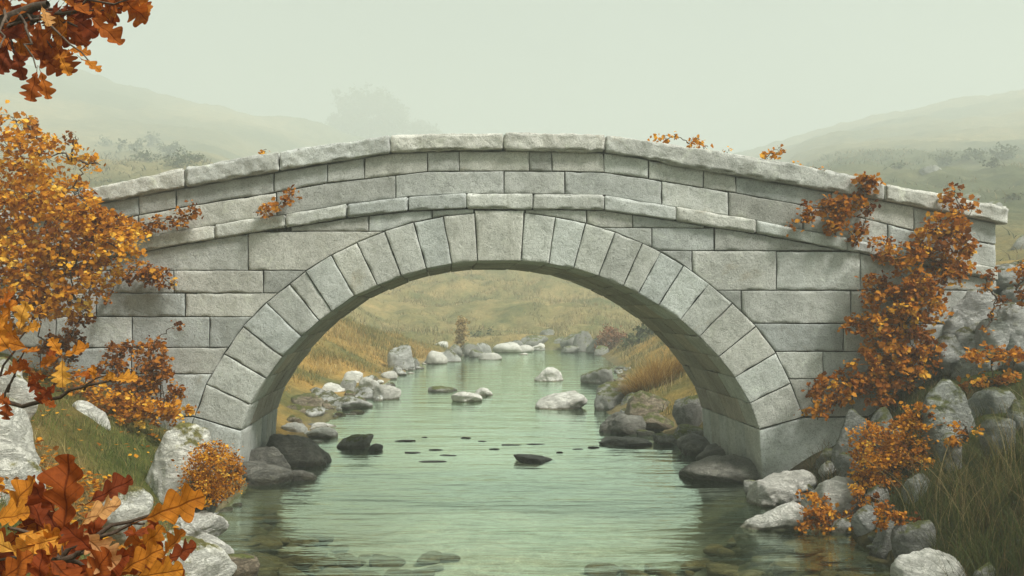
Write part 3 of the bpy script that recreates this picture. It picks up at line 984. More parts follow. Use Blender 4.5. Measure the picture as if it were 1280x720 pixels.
def rock_shape(seed, level, facets, lump=0.10):
    v, f = ico(level)
    rg = np.random.default_rng(seed)
    nrm = rg.normal(size=(facets, 3)); nrm /= np.linalg.norm(nrm, axis=1)[:, None]
    h = rg.uniform(0.70, 1.0, facets)
    q = np.maximum(v @ nrm.T, 0) / h
    p = 6.5
    rad = 1 / np.maximum((q ** p).sum(1) ** (1 / p), 0.55)
    rad = np.minimum(rad, 1.25)
    P = v * rad[:, None]
    P = P + v * (lump * fbm(v + seed * 1.7, 1.6, 3, seed % 97))[:, None]
    return P, f

def rock(px0, px1, py0, py1, mat, label, name='boulder', d=None, dr=0.9, seed=0, sink=0.85, lift=0.0, facets=13, group=None, level=5, cat=None, tilt=0.0, tone=None, yaw=None):
    """A boulder given where its outline stands in the view and how far off it lies."""
    if d is None:
        d = CAMZ * F / (py1 - HY)
    W0 = (px1 - px0) * d / F
    dc = d + W0 * dr * 0.5
    W = (px1 - px0) * dc / F * 1.04
    H = (py1 - py0) * dc / F
    D = W * dr
    c = at((px0 + px1) / 2, py1, dc)
    zb = CAMZ - (py1 - HY) * d / F
    c[2] = max(zb, -0.02) if d * 0 == 0 else zb
    ztop = CAMZ - (py0 - HY) * dc / F
    H = max(ztop - c[2], 0.012)
    if W < 0.45: level = min(level, 4)
    P, f = rock_shape(seed + 17, level, facets)
    rg = np.random.default_rng(seed + 5)
    a = rg.uniform(0, 6.28) if yaw is None else yaw
    ca, sa = math.cos(a), math.sin(a)
    P = P @ np.array([[ca, -sa, 0], [sa, ca, 0], [0, 0, 1]]).T
    P[:, 2] += tilt * P[:, 0]
    lo, hi = P.min(0), P.max(0)
    P = (P - (lo + hi) / 2) / ((hi - lo) / 2)
    full = H * (1 + sink)
    s = np.array([W / 2, D / 2, full / 2])
    P = P * s
    P[:, 2] += full / 2 - H * sink
    size = (W * D * full) ** (1 / 3)
    nv = P / np.maximum(np.linalg.norm(P, axis=1)[:, None], 1e-6)
    Q = P + c
    P = P + nv * (size * (0.085 * fbm(Q, 2.6 / size, 4, seed % 89) + 0.034 * fbm(Q, 11.0 / size, 3, seed % 83)))[:, None]
    g = Geo()
    g.add(P + c, f, (rg.uniform(0.2, 0.8) if tone is None else tone, rg.random(), 0.5))
    o = add_obj(name, g, M[mat], origin=(c[0], c[1], c[2]))
    return tag(o, label, cat or name.replace('_', ' '), group)

RK = 0
def rk(*a, **k):
    global RK
    RK += 1
    k.setdefault('seed', RK * 31)
    return rock(*a, **k)

# near left bank
rk(-75, 70, 490, 640, 'lichen', 'biggest boulder on the left bank, whitish with green lichen', d=5.9, dr=0.8, sink=0.5, facets=14, seed=5)
rk(-60, 40, 440, 520, 'lichen', 'lichened boulder behind the biggest one, under the golden oak twig', d=7.2, sink=0.5, dr=0.7)
rk(181, 262, 530, 632, 'lichen', 'upright white boulder with a mossy side, beside the round orange shrub', d=9.0, dr=0.75, sink=0.35, facets=16, seed=47)
rk(215, 268, 596, 655, 'grey', 'low grey stone at the foot of the upright white boulder', d=8.9, sink=0.3)
rk(126, 186, 607, 665, 'lichen', 'pointed pale green stone in the grass above the oak leaves', d=6.4, sink=0.4, facets=8)
rk(92, 138, 500, 530, 'pale', 'slanting white stone in the leaf litter near the wall foot', 'stone', d=10.2, sink=0.6, tilt=-0.5)
rk(186, 282, 666, 745, 'lichen', 'speckled pale boulder in the bottom corner beside the oak leaves', d=6.6, dr=0.9, sink=0.4, facets=11, seed=91)
rk(222, 282, 640, 672, 'pale', 'smooth white stone, highest of three at the left waterline', 'stone', d=8.5, sink=0.6)
rk(244, 296, 664, 700, 'pale', 'smooth white stone, middle of three at the left waterline', 'stone', d=8.0, sink=0.6)
rk(270, 323, 692, 724, 'brown', 'tan brown stone, lowest of three at the left waterline', 'stone', d=7.75, sink=0.5)
# under the arch, left foot
rk(290, 362, 576, 606, 'dark', 'flat dark rock against the left foot of the arch, closest to the shrub', 'rock', d=11.9, dr=0.8)
rk(304, 368, 556, 596, 'dark', 'wedge shaped dark rock, middle one at the left arch foot', 'rock', d=12.5, dr=0.9, facets=8)
rk(333, 411, 542, 588, 'dark', 'largest dark rock at the left arch foot, pointing to the stream', 'rock', d=13.2, dr=0.9, facets=16, tilt=-0.45)
rk(358, 396, 586, 601, 'dark', 'small black wet rock in the water before the left rocks', 'rock', dr=0.8, tone=0.1)
rk(350, 384, 528, 545, 'pale', 'cream stone right beside the sunlit edge of the left jamb', 'stone', d=16.6)
rk(380, 421, 533, 552, 'pale', 'cream pointed stone just beyond the dark left rocks', 'stone', d=16.2, facets=8)
rk(352, 384, 505, 530, 'brown', 'brown stone at the shore behind the left jamb', 'stone', d=19, facets=9)
rk(422, 463, 543, 561, 'grey', 'two toned flat rock in the water beyond the left arch foot', 'rock', tilt=0.3, facets=8)
rk(459, 478, 554, 564, 'dark', 'small round black stone beside the two toned rock', 'stone')
# left shore beyond the bridge
L1 = [(362, 410, 492, 515, 'brown', 'brown slab at the near end of the left rock pile', 20.5), (388, 432, 488, 508, 'heap', 'cream slab in the middle of the left rock pile', 21.6),
      (408, 463, 495, 512, 'heap', 'long pale slab reaching into the stream from the rock pile', 20.8), (441, 473, 483, 499, 'heap', 'pale rock beside the biggest rock of the left pile', 23.2),
      (467, 500, 480, 499, 'pale', 'biggest white rock at the tip of the left rock pile', 23.0), (425, 445, 475, 488, 'grey', 'grey stone high in the left rock pile', 24.5),
      (449, 473, 472, 487, 'pale', 'pale blocky stone behind the biggest rock of the pile', 25.5), (428, 454, 464, 480, 'pale', 'topmost pale stone of the left rock pile', 26.5),
      (475, 496, 463, 475, 'pale', 'rounded white stone alone at the far end of the pile', 29.5), (458, 477, 462, 472, 'grey', 'grey stone in the grass behind the rounded white stone', 30.5),
      (378, 408, 484, 498, 'heap', 'pale stone above the brown slab on the left shore', 22.5), (350, 380, 482, 500, 'grey', 'grey stone in the grass seen beside the left jamb', 23.0),
      (402, 428, 478, 492, 'pale', 'pale stone between the cream slab and the grass bank', 23.6)]
for a, b, c, d_, m_, lab, dd in L1:
    rk(a, b, c, d_, m_, lab, 'rock', d=dd, facets=9, level=4, sink=0.6)
rk(486, 518, 431, 458, 'heap', 'cracked grey boulder bedded in the golden left bank', d=33.5, sink=1.2, facets=11, tilt=-0.3)
rk(508, 524, 447, 459, 'grey', 'small grey stone under the cracked boulder at the water', 'stone', d=34.5, level=3)
L2 = [(533, 560, 438, 454, 'pale', 'white rock at the far waterline, closest on the left bank', 37.5), (552, 577, 436, 452, 'heap', 'white rock touching the one at the far left waterline', 39.0),
      (558, 577, 430, 444, 'grey', 'grey slab leaning out of the far left bank', 41), (576, 602, 429, 441, 'grey', 'far grey rock at the end of the left bank', 44),
      (594, 614, 428, 441, 'heap', 'far pale rock rounding off the left bank', 45), (586, 606, 437, 446, 'grey', 'low grey stone before the far end of the left bank', 42.5),
      (598, 628, 440, 451, 'pale', 'flat white rock in the stream off the far left bank', 40.5), (617, 652, 428, 439, 'pale', 'far white rock awash in the middle of the bend', 47),
      (646, 668, 431, 440, 'pale', 'far small white rock beside the awash one', 47.5), (648, 660, 441, 445, 'pale', 'tiny pale stone just breaking the far water', 45)]
for a, b, c, d_, m_, lab, dd in L2:
    rk(a, b, c, d_, m_, lab, 'rock', d=dd, facets=9, level=3, sink=0.6)
# rocks standing in the stream
rk(564, 602, 489, 503, 'pale', 'flat cream rock in midstream with a red brown waterline', 'rock', facets=9)
rk(592, 615, 485, 495, 'pale', 'small cream rock behind the flat midstream rock', 'rock')
rk(536, 571, 483, 490, 'grey', 'grey stone barely awash in the stream left of the cream rocks', 'rock')
rk(668, 703, 459, 477, 'pale', 'farthest rounded pale rock standing in the stream', 'rock', facets=10)
rk(726, 770, 458, 480, 'grey', 'dark sided rock in the stream near the right bank', 'rock', facets=9, tilt=-0.3)
rk(672, 733, 490, 512, 'pale', 'broad white rock in the stream with two humps', 'rock', facets=10, tilt=0.25)
rk(643, 696, 567, 579, 'dark', 'low dark rock alone in the stream under the arch', 'rock', facets=18, tone=0.2, tilt=-0.2)
# far bank boulders in the mist
L3 = [(649, 683, 412, 433, 'grey', 'round grey boulder at the misty far bank', 50.5), (676, 692, 404, 434, 'grey', 'upright grey rock right of the round far boulder', 52),
      (690, 706, 413, 437, 'grey', 'narrow grey rock in the row on the far bank', 51), (702, 724, 410, 439, 'grey', 'tall blocky rock in the far bank row', 49.5),
      (718, 742, 406, 441, 'grey', 'biggest rock of the far bank row, before the russet scrub', 48), (734, 754, 414, 443, 'grey', 'grey rock at the foot of the russet scrub', 46.5),
      (704, 722, 430, 441, 'grey', 'low grey rock at the waterline of the far bank row', 47), (744, 760, 430, 448, 'grey', 'far bank rock nearest to the golden grass clump', 44)]
for a, b, c, d_, m_, lab, dd in L3:
    rk(a - 2, b + 2, c + (7 if d_ - c > 20 else 2), d_, m_, lab, 'boulder', d=dd, facets=9, level=4, sink=0.6)
# right bank beyond the bridge
rk(743, 797, 474, 515, 'grey', 'dark grey outcrop under the golden grass clump', d=20.6, sink=0.5, facets=9, tilt=0.4)
rk(768, 812, 490, 516, 'grey', 'grey stone between the outcrop and the brown ledge', 'rock', d=20.0, facets=9)
rk(776, 850, 488, 530, 'brown', 'cracked brown ledge at the right shore beyond the arch', 'rock ledge'.replace(' ', '_'), d=18.2, sink=0.4, facets=9)
rk(751, 806, 515, 543, 'dark', 'dark block with a pale flat top at the right shore', 'rock', d=16.7, facets=7)
rk(800, 846, 516, 538, 'brown', 'tan slab beside the dark block with the pale top', 'rock', d=17.0, facets=8)
rk(841, 884, 494, 541, 'grey', 'dark grey boulder behind the right jamb', d=16.2, facets=9, sink=0.3, tone=0.2)
rk(750, 813, 545, 558, 'dark', 'long flat dark rock lying in the water before the right shore', 'rock', facets=8)
rk(818, 856, 540, 560, 'grey', 'grey stone among the flat rocks by the right jamb', 'rock', d=15.4)
rk(840, 884, 530, 548, 'grey', 'grey stone against the far part of the right jamb', 'rock', d=15.6)
rk(850, 909, 545, 571, 'dark', 'dark rounded rock touching the right jamb', 'rock', d=14.2)
rk(870, 930, 556, 577, 'dark', 'flat brownish rock behind the widest one at the right jamb', 'rock', d=13.6, facets=9, tone=0.8)
rk(854, 956, 571, 602, 'dark', 'widest flat rock at the foot of the right jamb', 'rock', d=12.1, dr=0.7, facets=9, tone=0.9)
# near right shore
rk(930, 954, 600, 614, 'grey', 'small grey stone at the corner of the right arch foot', 'stone', d=11.2)
rk(953, 1017, 588, 612, 'pale', 'rounded grey rock behind two others at the right arch foot', 'rock', d=11.0, tone=0.05)
rk(936, 999, 599, 631, 'pale', 'rounded grey rock between the white rock and the arch foot', 'rock', d=10.6, tone=0.05)
rk(917, 1006, 628, 663, 'pale', 'white rock with a long sloping back in the near right water', 'rock', d=9.5, dr=0.6, facets=8, tilt=0.45, yaw=1.0)
rk(1000, 1092, 595, 650, 'pale', 'broad pale rock with orange creeper growing over it', 'rock', d=9.8, dr=0.8, facets=9, tone=0.02)
rk(1074, 1112, 605, 658, 'grey', 'grey rock right behind the creeper covered one', 'rock', d=9.5)
rk(1088, 1126, 648, 694, 'grey', 'dark grey rock at the waterline under the reeds', 'rock', d=8.4, tone=0.1)
rk(1126, 1226, 694, 760, 'pale', 'smooth pale boulder in the bottom right corner', d=6.75, dr=0.9, facets=12, tone=0.3)
rk(1216, 1246, 704, 730, 'grey', 'small grey stone beside the bottom right boulder', 'stone', d=6.6)
rk(1264, 1296, 668, 706, 'mossy', 'mossy stone at the right border under the tall grass', 'stone', d=6.9)
rk(1150, 1218, 476, 556, 'mossy', 'tall grey boulder with mossy top above the tall grass', d=9.6, dr=0.9, sink=0.4, facets=10)
rk(1192, 1275, 484, 552, 'mossy', 'long mossy boulder beside the tall grey one', d=9.9, dr=0.8, sink=0.4, facets=10, tilt=0.2)
rk(1170, 1200, 541, 574, 'grey', 'small grey boulder before the tall mossy one', 'stone', d=9.0)
rk(1225, 1266, 520, 560, 'mossy', 'mossy stone half hidden by the tall grass', 'stone', d=8.9)
rk(1262, 1300, 500, 545, 'mossy', 'mossy boulder at the right border over the tall grass', d=9.2)
rk(1034, 1092, 514, 600, 'mossy', 'dark mossy outcrop against the right wall foot', d=11.0, dr=0.7, tone=0.0, facets=9)
rk(1084, 1132, 508, 560, 'mossy', 'dark mossy rock between the wall foot and the bank', d=10.9, dr=0.7, tone=0.1, facets=9)
rk(1046, 1082, 566, 606, 'mossy', 'dark stone in the gap between the arch foot and the creeper covered rock', 'stone', d=10.7, sink=0.4, tone=0.0)
rk(1020, 1056, 560, 598, 'mossy', 'dark stone right against the arch footing', 'stone', d=11.4, sink=0.4, tone=0.0)
# heaped boulders beside the end of the parapet
rk(1190, 1250, 327, 371, 'heap', 'flat grey boulder capping the heap beside the parapet end', d=12.2, dr=0.85, facets=26, sink=0.15, tone=0.7)
rk(1238, 1304, 322, 364, 'heap', 'flat grey boulder on top of the heap at the right border', d=12.1, dr=0.85, facets=26, sink=0.15, tone=0.6)
rk(1178, 1240, 360, 418, 'heap', 'round grey boulder under the cap of the heap', d=11.9, dr=0.9, facets=26, sink=0.15, tone=0.6)
rk(1192, 1250, 402, 446, 'heap', 'grey boulder wedged low in the heap beside the wall', d=11.7, dr=0.9, facets=26, sink=0.15, tone=0.5)
rk(1236, 1298, 378, 446, 'heap', 'blocky grey boulder at the right border of the heap', d=11.6, dr=0.85, facets=26, sink=0.15, tone=0.7)
rk(1254, 1304, 354, 390, 'heap', 'dark grey boulder under the right cap of the heap', d=11.9, dr=0.9, facets=26, sink=0.15)
rk(1163, 1204, 416, 460, 'heap', 'lowest round boulder of the heap next to the creeper', d=11.6, dr=0.9, facets=26, sink=0.2, tone=0.4)
rk(1196, 1262, 436, 482, 'mossy', 'moss covered boulder at the foot of the heap', d=11.2, dr=0.85, facets=26, sink=0.3)
rk(1250, 1310, 438, 486, 'mossy', 'grey boulder below the blocky one at the right border', d=11.0, dr=0.85, facets=26, sink=0.3)

rk(1206, 1266, 342, 402, 'heap', 'rounded boulder at the back of the heap, touching the parapet end', d=12.5, dr=0.85, facets=26, sink=0.2, tone=0.75)
rk(1222, 1262, 398, 446, 'heap', 'boulder filling the front of the heap under the creeper', d=11.5, dr=0.85, facets=26, sink=0.2, tone=0.65)
rk(1176, 1212, 392, 430, 'heap', 'small boulder of the heap right beside the large creeper', d=11.9, dr=0.85, facets=26, sink=0.2, tone=0.6)
# stones just breaking the riffle under the arch, and stones on the stream bed
RF = [(505, 552), (530, 547), (520, 567), (545, 563), (560, 570), (582, 548), (618, 562), (604, 552), (640, 557), (540, 578), (700, 566), (722, 562), (742, 560), (668, 556)]
for k, (px, py) in enumerate(RF):
    wpx = random.choice((9, 12, 16, 22, 30)) * random.uniform(.8, 1.2)
    rk(px - wpx / 2, px + wpx / 2, py - random.uniform(0.6, 2.6), py, 'dark', 'thin dark stone just breaking the riffle under the arch', 'riffle_stone', group='stones breaking the riffle', level=4, cat='stone', sink=1.2, dr=random.uniform(.25, .5), tone=random.uniform(0, .5), facets=6, tilt=random.uniform(-.4, .4))

def bed_stones(n, box, label, group, seed):
    rg = np.random.default_rng(seed)
    protos = []
    for k in range(5):
        P, f = rock_shape(900 + seed + k, 3, 10)
        P = P / np.abs(P).max(0)
        g = Geo()
        g.add(P, f, (rg.random(), rg.random(), .5))
        protos.append(g)
    meshes = []
    made = []
    tries = 0
    while len(made) < n and tries < 4000:
        tries += 1
        px, d = rg.uniform(*box[0]), rg.uniform(*box[1])
        x = (px - 640) * d / F
        s = float(shore_s(np.array([x]), np.array([d]))[0][0])
        if s > -0.30 or rg.random() > min(1.0, math.exp(-(-s - 0.7) / 0.55)) and 'midstream' not in group: continue
        w = rg.uniform(0.10, 0.32)
        if any(math.hypot(x - a, d - b) < (w + c) * 0.42 for a, b, c in made): continue
        z = float(ground_z(np.array([x]), np.array([d]))[0])
        k = len(made)
        if k < 5:
            o = add_obj('bed_stone', protos[k], M['bed'], origin=(0, 0, 0))
            meshes.append(o)
        else:
            o = meshes[k % 5].copy()
            COL.objects.link(o)
        hh = min(w * rg.uniform(0.28, 0.45), max(0.02, (-0.03 - z) * 0.6))
        o.location = (x, d, z + hh * 0.3)
        o.scale = (w * rg.uniform(0.6, 0.95), w * rg.uniform(0.45, 0.7), hh)
        o.rotation_euler = (0, 0, rg.uniform(-0.5, 0.5))
        tag(o, label, 'stone', group)
        made.append((x, d, w))
bed_stones(120, ((240, 560), (7.3, 11.0)), 'flat olive brown stone under the clear water near the left bank', 'stream bed stones near the left bank', 3)
bed_stones(85, ((740, 1100), (7.4, 10.5)), 'olive green stone under the dark water near the right bank', 'stream bed stones near the right bank', 4)
bed_stones(16, ((560, 760), (7.2, 9.4)), 'pale stone dimly seen under the midstream water', 'stream bed stones in midstream', 6)

def shore_stones(n, path, width, size, mat, label, group, seed):
    rg = np.random.default_rng(seed)
    protos, made = [], 0
    for k in range(n):
        t_ = rg.uniform(0, len(path) - 1.001); i_ = int(t_); f_ = t_ - i_
        x = path[i_][0] * (1 - f_) + path[i_ + 1][0] * f_ + rg.normal(0, width)
        y = path[i_][1] * (1 - f_) + path[i_ + 1][1] * f_ + rg.normal(0, width)
        w = size * float(np.clip(rg.lognormal(0, 0.45), 0.4, 2.4))
        z = max(float(ground_z(np.array([x]), np.array([y]))[0]), -0.05)
        if k < 6:
            P, f = rock_shape(seed * 7 + k, 3, 12)
            P = P / np.abs(P).max(0)
            P = P * (1 + 0.16 * fbm(P + k * 9, 1.8, 3, k))[:, None]
            gg = Geo(); gg.add(P, f, (rg.random(), rg.random(), .5))
            o = add_obj('shore_stone', gg, M[mat[k % len(mat)]], origin=(0, 0, 0))
            protos.append(o)
        else:
            o = protos[k % 6].copy(); COL.objects.link(o)
        o.location = (x, y, z + w * 0.10)
        o.scale = (w * 0.5 * rg.uniform(.8, 1.3), w * 0.5 * rg.uniform(.7, 1.1), w * 0.36 * rg.uniform(.7, 1.2))
        o.rotation_euler = (rg.normal(0, .15), rg.normal(0, .15), rg.uniform(0, 6.28))
        tag(o, label, 'stone', group)
shore_stones(70, [(-3.45, 16.2), (-3.7, 18), (-3.75, 21), (-3.75, 24), (-3.85, 28)], 0.28, 0.20, ('pale', 'heap', 'brown'), 'small stone in the stony band along the left shore beyond the arch', 'small stones along the left shore', 41)
shore_stones(26, [(-3.75, 30), (-3.6, 36), (-3.0, 41), (-2.2, 45)], 0.2, 0.32, ('pale', 'heap'), 'small stone at the far waterline under the golden left bank', 'small stones along the far left waterline', 42)
shore_stones(40, [(2.9, 15.2), (2.5, 17), (2.25, 20), (2.5, 23), (3.1, 27), (3.8, 34)], 0.2, 0.22, ('heap', 'brown', 'grey'), 'small stone along the right shore beyond the arch', 'small stones along the right shore', 43)
shore_stones(34, [(-4, 50.8), (0, 50.6), (3, 50.2), (5, 48)], 0.35, 0.42, ('heap', 'pale'), 'small stone at the water along the misty far bank', 'small stones along the far bank', 44)
shore_stones(34, [(3.25, 8.2), (3.35, 9.2), (3.3, 10.2), (3.4, 11.2)], 0.12, 0.13, ('heap', 'grey', 'mossy'), 'small stone at the near right waterline below the bank', 'small stones at the near right waterline', 45)
shore_stones(26, [(-2.5, 7.6), (-2.8, 8.6), (-3.1, 9.6), (-3.3, 10.8)], 0.10, 0.13, ('heap', 'brown', 'grey'), 'small stone at the near left waterline below the shrub', 'small stones at the near left waterline', 46)
rk(1118, 1168, 648, 700, 'grey', 'dark rock in the near right bank above the corner boulder', 'rock', d=7.9, sink=0.4, tone=0.2, facets=14)
rk(1130, 1172, 590, 632, 'mossy', 'mossy rock in the middle of the near right bank', 'rock', d=8.9, sink=0.4, facets=14)
rk(1064, 1096, 630, 664, 'heap', 'grey stone at the foot of the creeper covered rock', 'stone', d=9.0, sink=0.5, facets=14)

# ------------------------------------------------------------------ plants
def leaf_template_small():
    half = [(0.02, 0.0), (0.12, 0.10), (0.20, 0.28), (0.34, 0.34), (0.30, 0.50), (0.40, 0.66), (0.24, 0.76), (0.0, 1.0)]
    pts = [(0, t, 0) for t in (0.0, 0.35, 0.7, 1.0)]
    L = [(-x, y, 0.18 * x) for x, y in half[1:-1]]
    Rr = [(x, y, 0.18 * x) for x, y in half[1:-1]]
    v = np.array(pts + L + Rr)
    v[:, 2] -= 0.12 * v[:, 1] ** 2
    f = []
    def tri(a, b, c): f.append((a, b, c))
    for base, flip in ((4, False), (10, True)):
        e = [base + k for k in range(6)]
        seq = [(0, e[0], e[1]), (0, e[1], 1), (1, e[1], e[2]), (1, e[2], e[3]), (1, e[3], 2), (2, e[3], e[4]), (2, e[4], e[5]), (2, e[5], 3)]
        for a in seq: f.append(a if not flip else a[::-1])
    return v - np.array([0, 0, 0]), np.array(f)
SMALL = leaf_template_small()
DIAM = (np.array([(0, 0, 0), (-0.38, 0.5, 0.08), (0.38, 0.5, 0.08), (0, 1, -0.05)]), np.array([[0, 2, 3], [0, 3, 1]]))

def oak_template(n=64, w=0.36, seed=0):
    rg = np.random.default_rng(seed)
    t = np.linspace(0, 1, n)
    vs, uv = [], []
    for i, tt in enumerate(t):
        pass
    env = np.interp(t, [0, 0.07, 0.18, 0.42, 0.64, 0.82, 0.93, 0.98, 1.0], [0.03, 0.06, 0.36, 0.74, 1.0, 0.82, 0.56, 0.32, 0.0])
    cols = [-1.0, -0.72, -0.4, -0.12, 0.0, 0.12, 0.4, 0.72, 1.0]
    V = np.zeros((n, 9, 3)); UV = np.zeros((n, 9, 2))
    for sgn in (-1, 1):
        ph = rg.uniform(-0.05, 0.05)
        nl = 3.7 + 0.35 * (seed % 3)
        lob = np.sqrt(np.sin(np.pi * ((t + ph - 1.0) * nl + 0.5)) ** 2 + 0.015) ** 0.8
        lob = np.clip(lob, 0, 1)
        depth = 0.72 * sstep(0.05, 0.25, t) * (1 - 0.35 * sstep(0.8, 1.0, t))
        half = w * env * (1 - depth * (1 - lob)) * rg.uniform(0.92, 1.08)
        half[0] = 0.008; half[1] = 0.01; half[2] = 0.012
        for k, c in enumerate(cols):
            if c * sgn < 0 or (c == 0 and sgn < 0): continue
            x = c * half * (1 if True else 0)
            V[:, k, 0] = x
            V[:, k, 1] = t + 0.34 * np.abs(x) * (1 - t * 0.7)
            UV[:, k, 0] = V[:, k, 1]
            UV[:, k, 1] = x
    V[:, :, 1] = V[:, :, 1] / V[:, :, 1].max()
    curl = rg.uniform(0.05, 0.35); cup = rg.uniform(0.2, 0.7); wav = rg.uniform(0.02, 0.05)
    V[:, :, 2] = -curl * V[:, :, 1] ** 2 * 0.6 + cup * np.abs(V[:, :, 0]) ** 1.3 + wav * np.sin(V[:, :, 1] * 14 + V[:, :, 0] * 9 + seed)
    # stalk
    V[:, :, 1] += 0.0
    v = V.reshape(-1, 3); u = UV.reshape(-1, 2)
    i = np.arange(n - 1)[:, None] * 9; j = np.arange(8)[None, :]
    f = np.stack([i + j, i + j + 1, i + 9 + j + 1, i + 9 + j], -1).reshape(-1, 4)
    # leaf stalk as a thin strip
    b = len(v)
    st = np.array([(-0.010, 0.02, 0), (0.010, 0.02, 0), (0.007, -0.16, 0.03), (-0.007, -0.16, 0.03), (0, 0.02, 0.014), (0, -0.16, 0.042)])
    v = np.concatenate([v, st]); u = np.concatenate([u, np.zeros((6, 2))])
    f = np.concatenate([f, np.array([[0, 1, 2, 3], [0, 3, 5, 4], [1, 4, 5, 2]]) + b])
    return v, f, u
OAKS = [oak_template(64, 0.33 + 0.035 * (k % 3), k) for k in range(7)]

def basis(y, up_hint, roll):
    y = y / np.linalg.norm(y, axis=1)[:, None]
    x = np.cross(y, up_hint); x /= np.maximum(np.linalg.norm(x, axis=1)[:, None], 1e-6)
    z = np.cross(x, y)
    c, s = np.cos(roll)[:, None], np.sin(roll)[:, None]
    return x * c + z * s, y, z * c - x * s

def put_leaves(g, tmpl, pos, size, y, up, roll, tint):
    X, Y, Z = basis(y, up, roll)
    v, f = tmpl[0], tmpl[1]
    P = pos[:, None, :] + size[:, None, None] * (v[None, :, 0:1] * X[:, None, :] + v[None, :, 1:2] * Y[:, None, :] + v[None, :, 2:3] * Z[:, None, :])
    n, m = len(pos), len(v)
    Fc = (f[None] + (np.arange(n) * m)[:, None, None]).reshape(-1, f.shape[1])
    T = np.repeat(np.stack([tint, rng.random(n), np.full(n, .5)], 1), m, 0)
    uv = np.tile(tmpl[2], (n, 1)) if len(tmpl) > 2 else None
    g.add(P.reshape(-1, 3), Fc, T, uv)

def tube(g, pts, r0, r1, sides=6, tint=(0.5, 0.5, 0.5)):
    pts = np.asarray(pts, dtype=float)
    n = len(pts)
    tg = np.gradient(pts, axis=0)
    tg /= np.maximum(np.linalg.norm(tg, axis=1)[:, None], 1e-9)
    up = np.array([0.3, 0.9, 0.31])
    a = np.cross(tg, up); a /= np.maximum(np.linalg.norm(a, axis=1)[:, None], 1e-9)
    b = np.cross(tg, a)
    rr = np.linspace(r0, r1, n)[:, None, None]
    th = np.linspace(0, 2 * np.pi, sides, endpoint=False)
    V = pts[:, None, :] + rr * (np.cos(th)[None, :, None] * a[:, None, :] + np.sin(th)[None, :, None] * b[:, None, :])
    i = np.arange(n - 1)[:, None] * sides; j = np.arange(sides)[None, :]; j2 = (j + 1) % sides
    f = np.stack([i + j, i + j2, i + sides + j2, i + sides + j], -1).reshape(-1, 4)
    g.add(V.reshape(-1, 3), f, tint)

def bezier(a, b, sag=0.0, n=8, wob=0.03):
    t = np.linspace(0, 1, n)[:, None]
    p = np.asarray(a) * (1 - t) + np.asarray(b) * t
    p[:, 2] += sag * np.sin(t[:, 0] * np.pi)
    L = np.linalg.norm(np.asarray(b) - np.asarray(a))
    p[1:-1] += rng.normal(size=(n - 2, 3)) * wob * L
    return p

def blob_leaves(g, stems, blobs, d, leaf, dens, tmpl, depth, tone=(0.5, 0.2), clump=0.30, flat=False, lit=0.0, root=None, up_bias=0.5):
    """Fills blobs (picture ellipse at distance d) with twig-end clumps of leaves; uneven, with gaps between."""
    for bl in blobs:
        px, py, rx, ry = bl[:4]
        dd = bl[4] if len(bl) > 4 else d
        area = math.pi * rx * ry
        n = int(area * dens * (0.55 if (py < 226 and px < 140) else 1.0))
        nc = max(2, int(n / 16))
        k = dd / F
        cen = at(px, py, dd)
        a = rng.uniform(0, 2 * np.pi, nc); q = np.sqrt(rng.uniform(0, 1, nc)) ** 0.9
        c = np.stack([cen[0] + np.cos(a) * q * rx * k, cen[1] + rng.uniform(-0.5, 0.5, nc) * depth, cen[2] + np.sin(a) * q * ry * k], 1)
        if flat: c[:, 1] = cen[1] + rng.uniform(-0.5, 0.5, nc) * depth
        cs = max(min(rx, ry) * k * clump, leaf * 1.1)
        idx = rng.integers(0, nc, n)
        pos = c[idx] + rng.normal(size=(n, 3)) * cs * np.array([0.62, 0.62 if not flat else 0.3, 0.55])
        ctone = rng.normal(tone[0], tone[1], nc)
        tn = np.clip(ctone[idx] + rng.normal(0, 0.13, n), 0, 1)
        y = rng.normal(size=(n, 3)) * np.array([1, 0.8, 0.6]) + np.array([0, -0.3, -0.15])
        up = rng.normal(size=(n, 3)) * 0.55 + np.array([-0.1, -0.55, up_bias])
        sz = leaf * np.clip(rng.lognormal(-0.05, 0.32, n), 0.4, 1.9)
        put_leaves(g, tmpl, pos, sz, y, up, rng.uniform(-0.5, 0.5, n), tn)
        if stems is not None:
            hub = np.asarray(root, dtype=float) if root is not None else cen - np.array([0, 0, ry * k])
            if root is not None:                        # grow from the nearest clump that lies closer to the root
                dr_ = np.linalg.norm(cen - hub)
                best = np.linalg.norm(cen - hub)
                h2 = hub
                for ob in blobs:
                    oc = at(ob[0], ob[1], ob[4] if len(ob) > 4 else d)
                    if np.linalg.norm(oc - np.asarray(root)) < dr_ - 1e-6 and np.linalg.norm(oc - cen) < best:
                        best, h2 = np.linalg.norm(oc - cen), oc
                hub = h2
            j = hub * 0.35 + cen * 0.65
            for q_ in range(min(nc, 5 if flat else 12)):
                tube(stems, bezier(cen * 0.7 + j * 0.3 + rng.normal(size=3) * 0.03, c[q_], 0.02, 6, 0.06), 0.004, 0.0015, 4)
            tube(stems, bezier(hub, cen, 0.12 * np.linalg.norm(hub - cen), 9, 0.05), (0.007 if flat else 0.014) if root is not None else 0.005, 0.004, 5)

def shrub(name, label, cat, loc, blobs, d, leaf, dens, mat, depth, tmpl=SMALL, group=None, stem_root=True, stem_mat='twig', **kw):
    root = thing(name, loc, label, cat, group)
    gl, gs = Geo(), Geo()
    blob_leaves(gl, gs, blobs, d, leaf, dens, tmpl, depth, root=loc if stem_root else None, **kw)
    part('foliage', gl, M[mat], root)
    part('stems', gs, M[stem_mat], root)
    return root

def gz(x, y): return float(ground_z(np.array([float(x)]), np.array([float(y)]))[0])

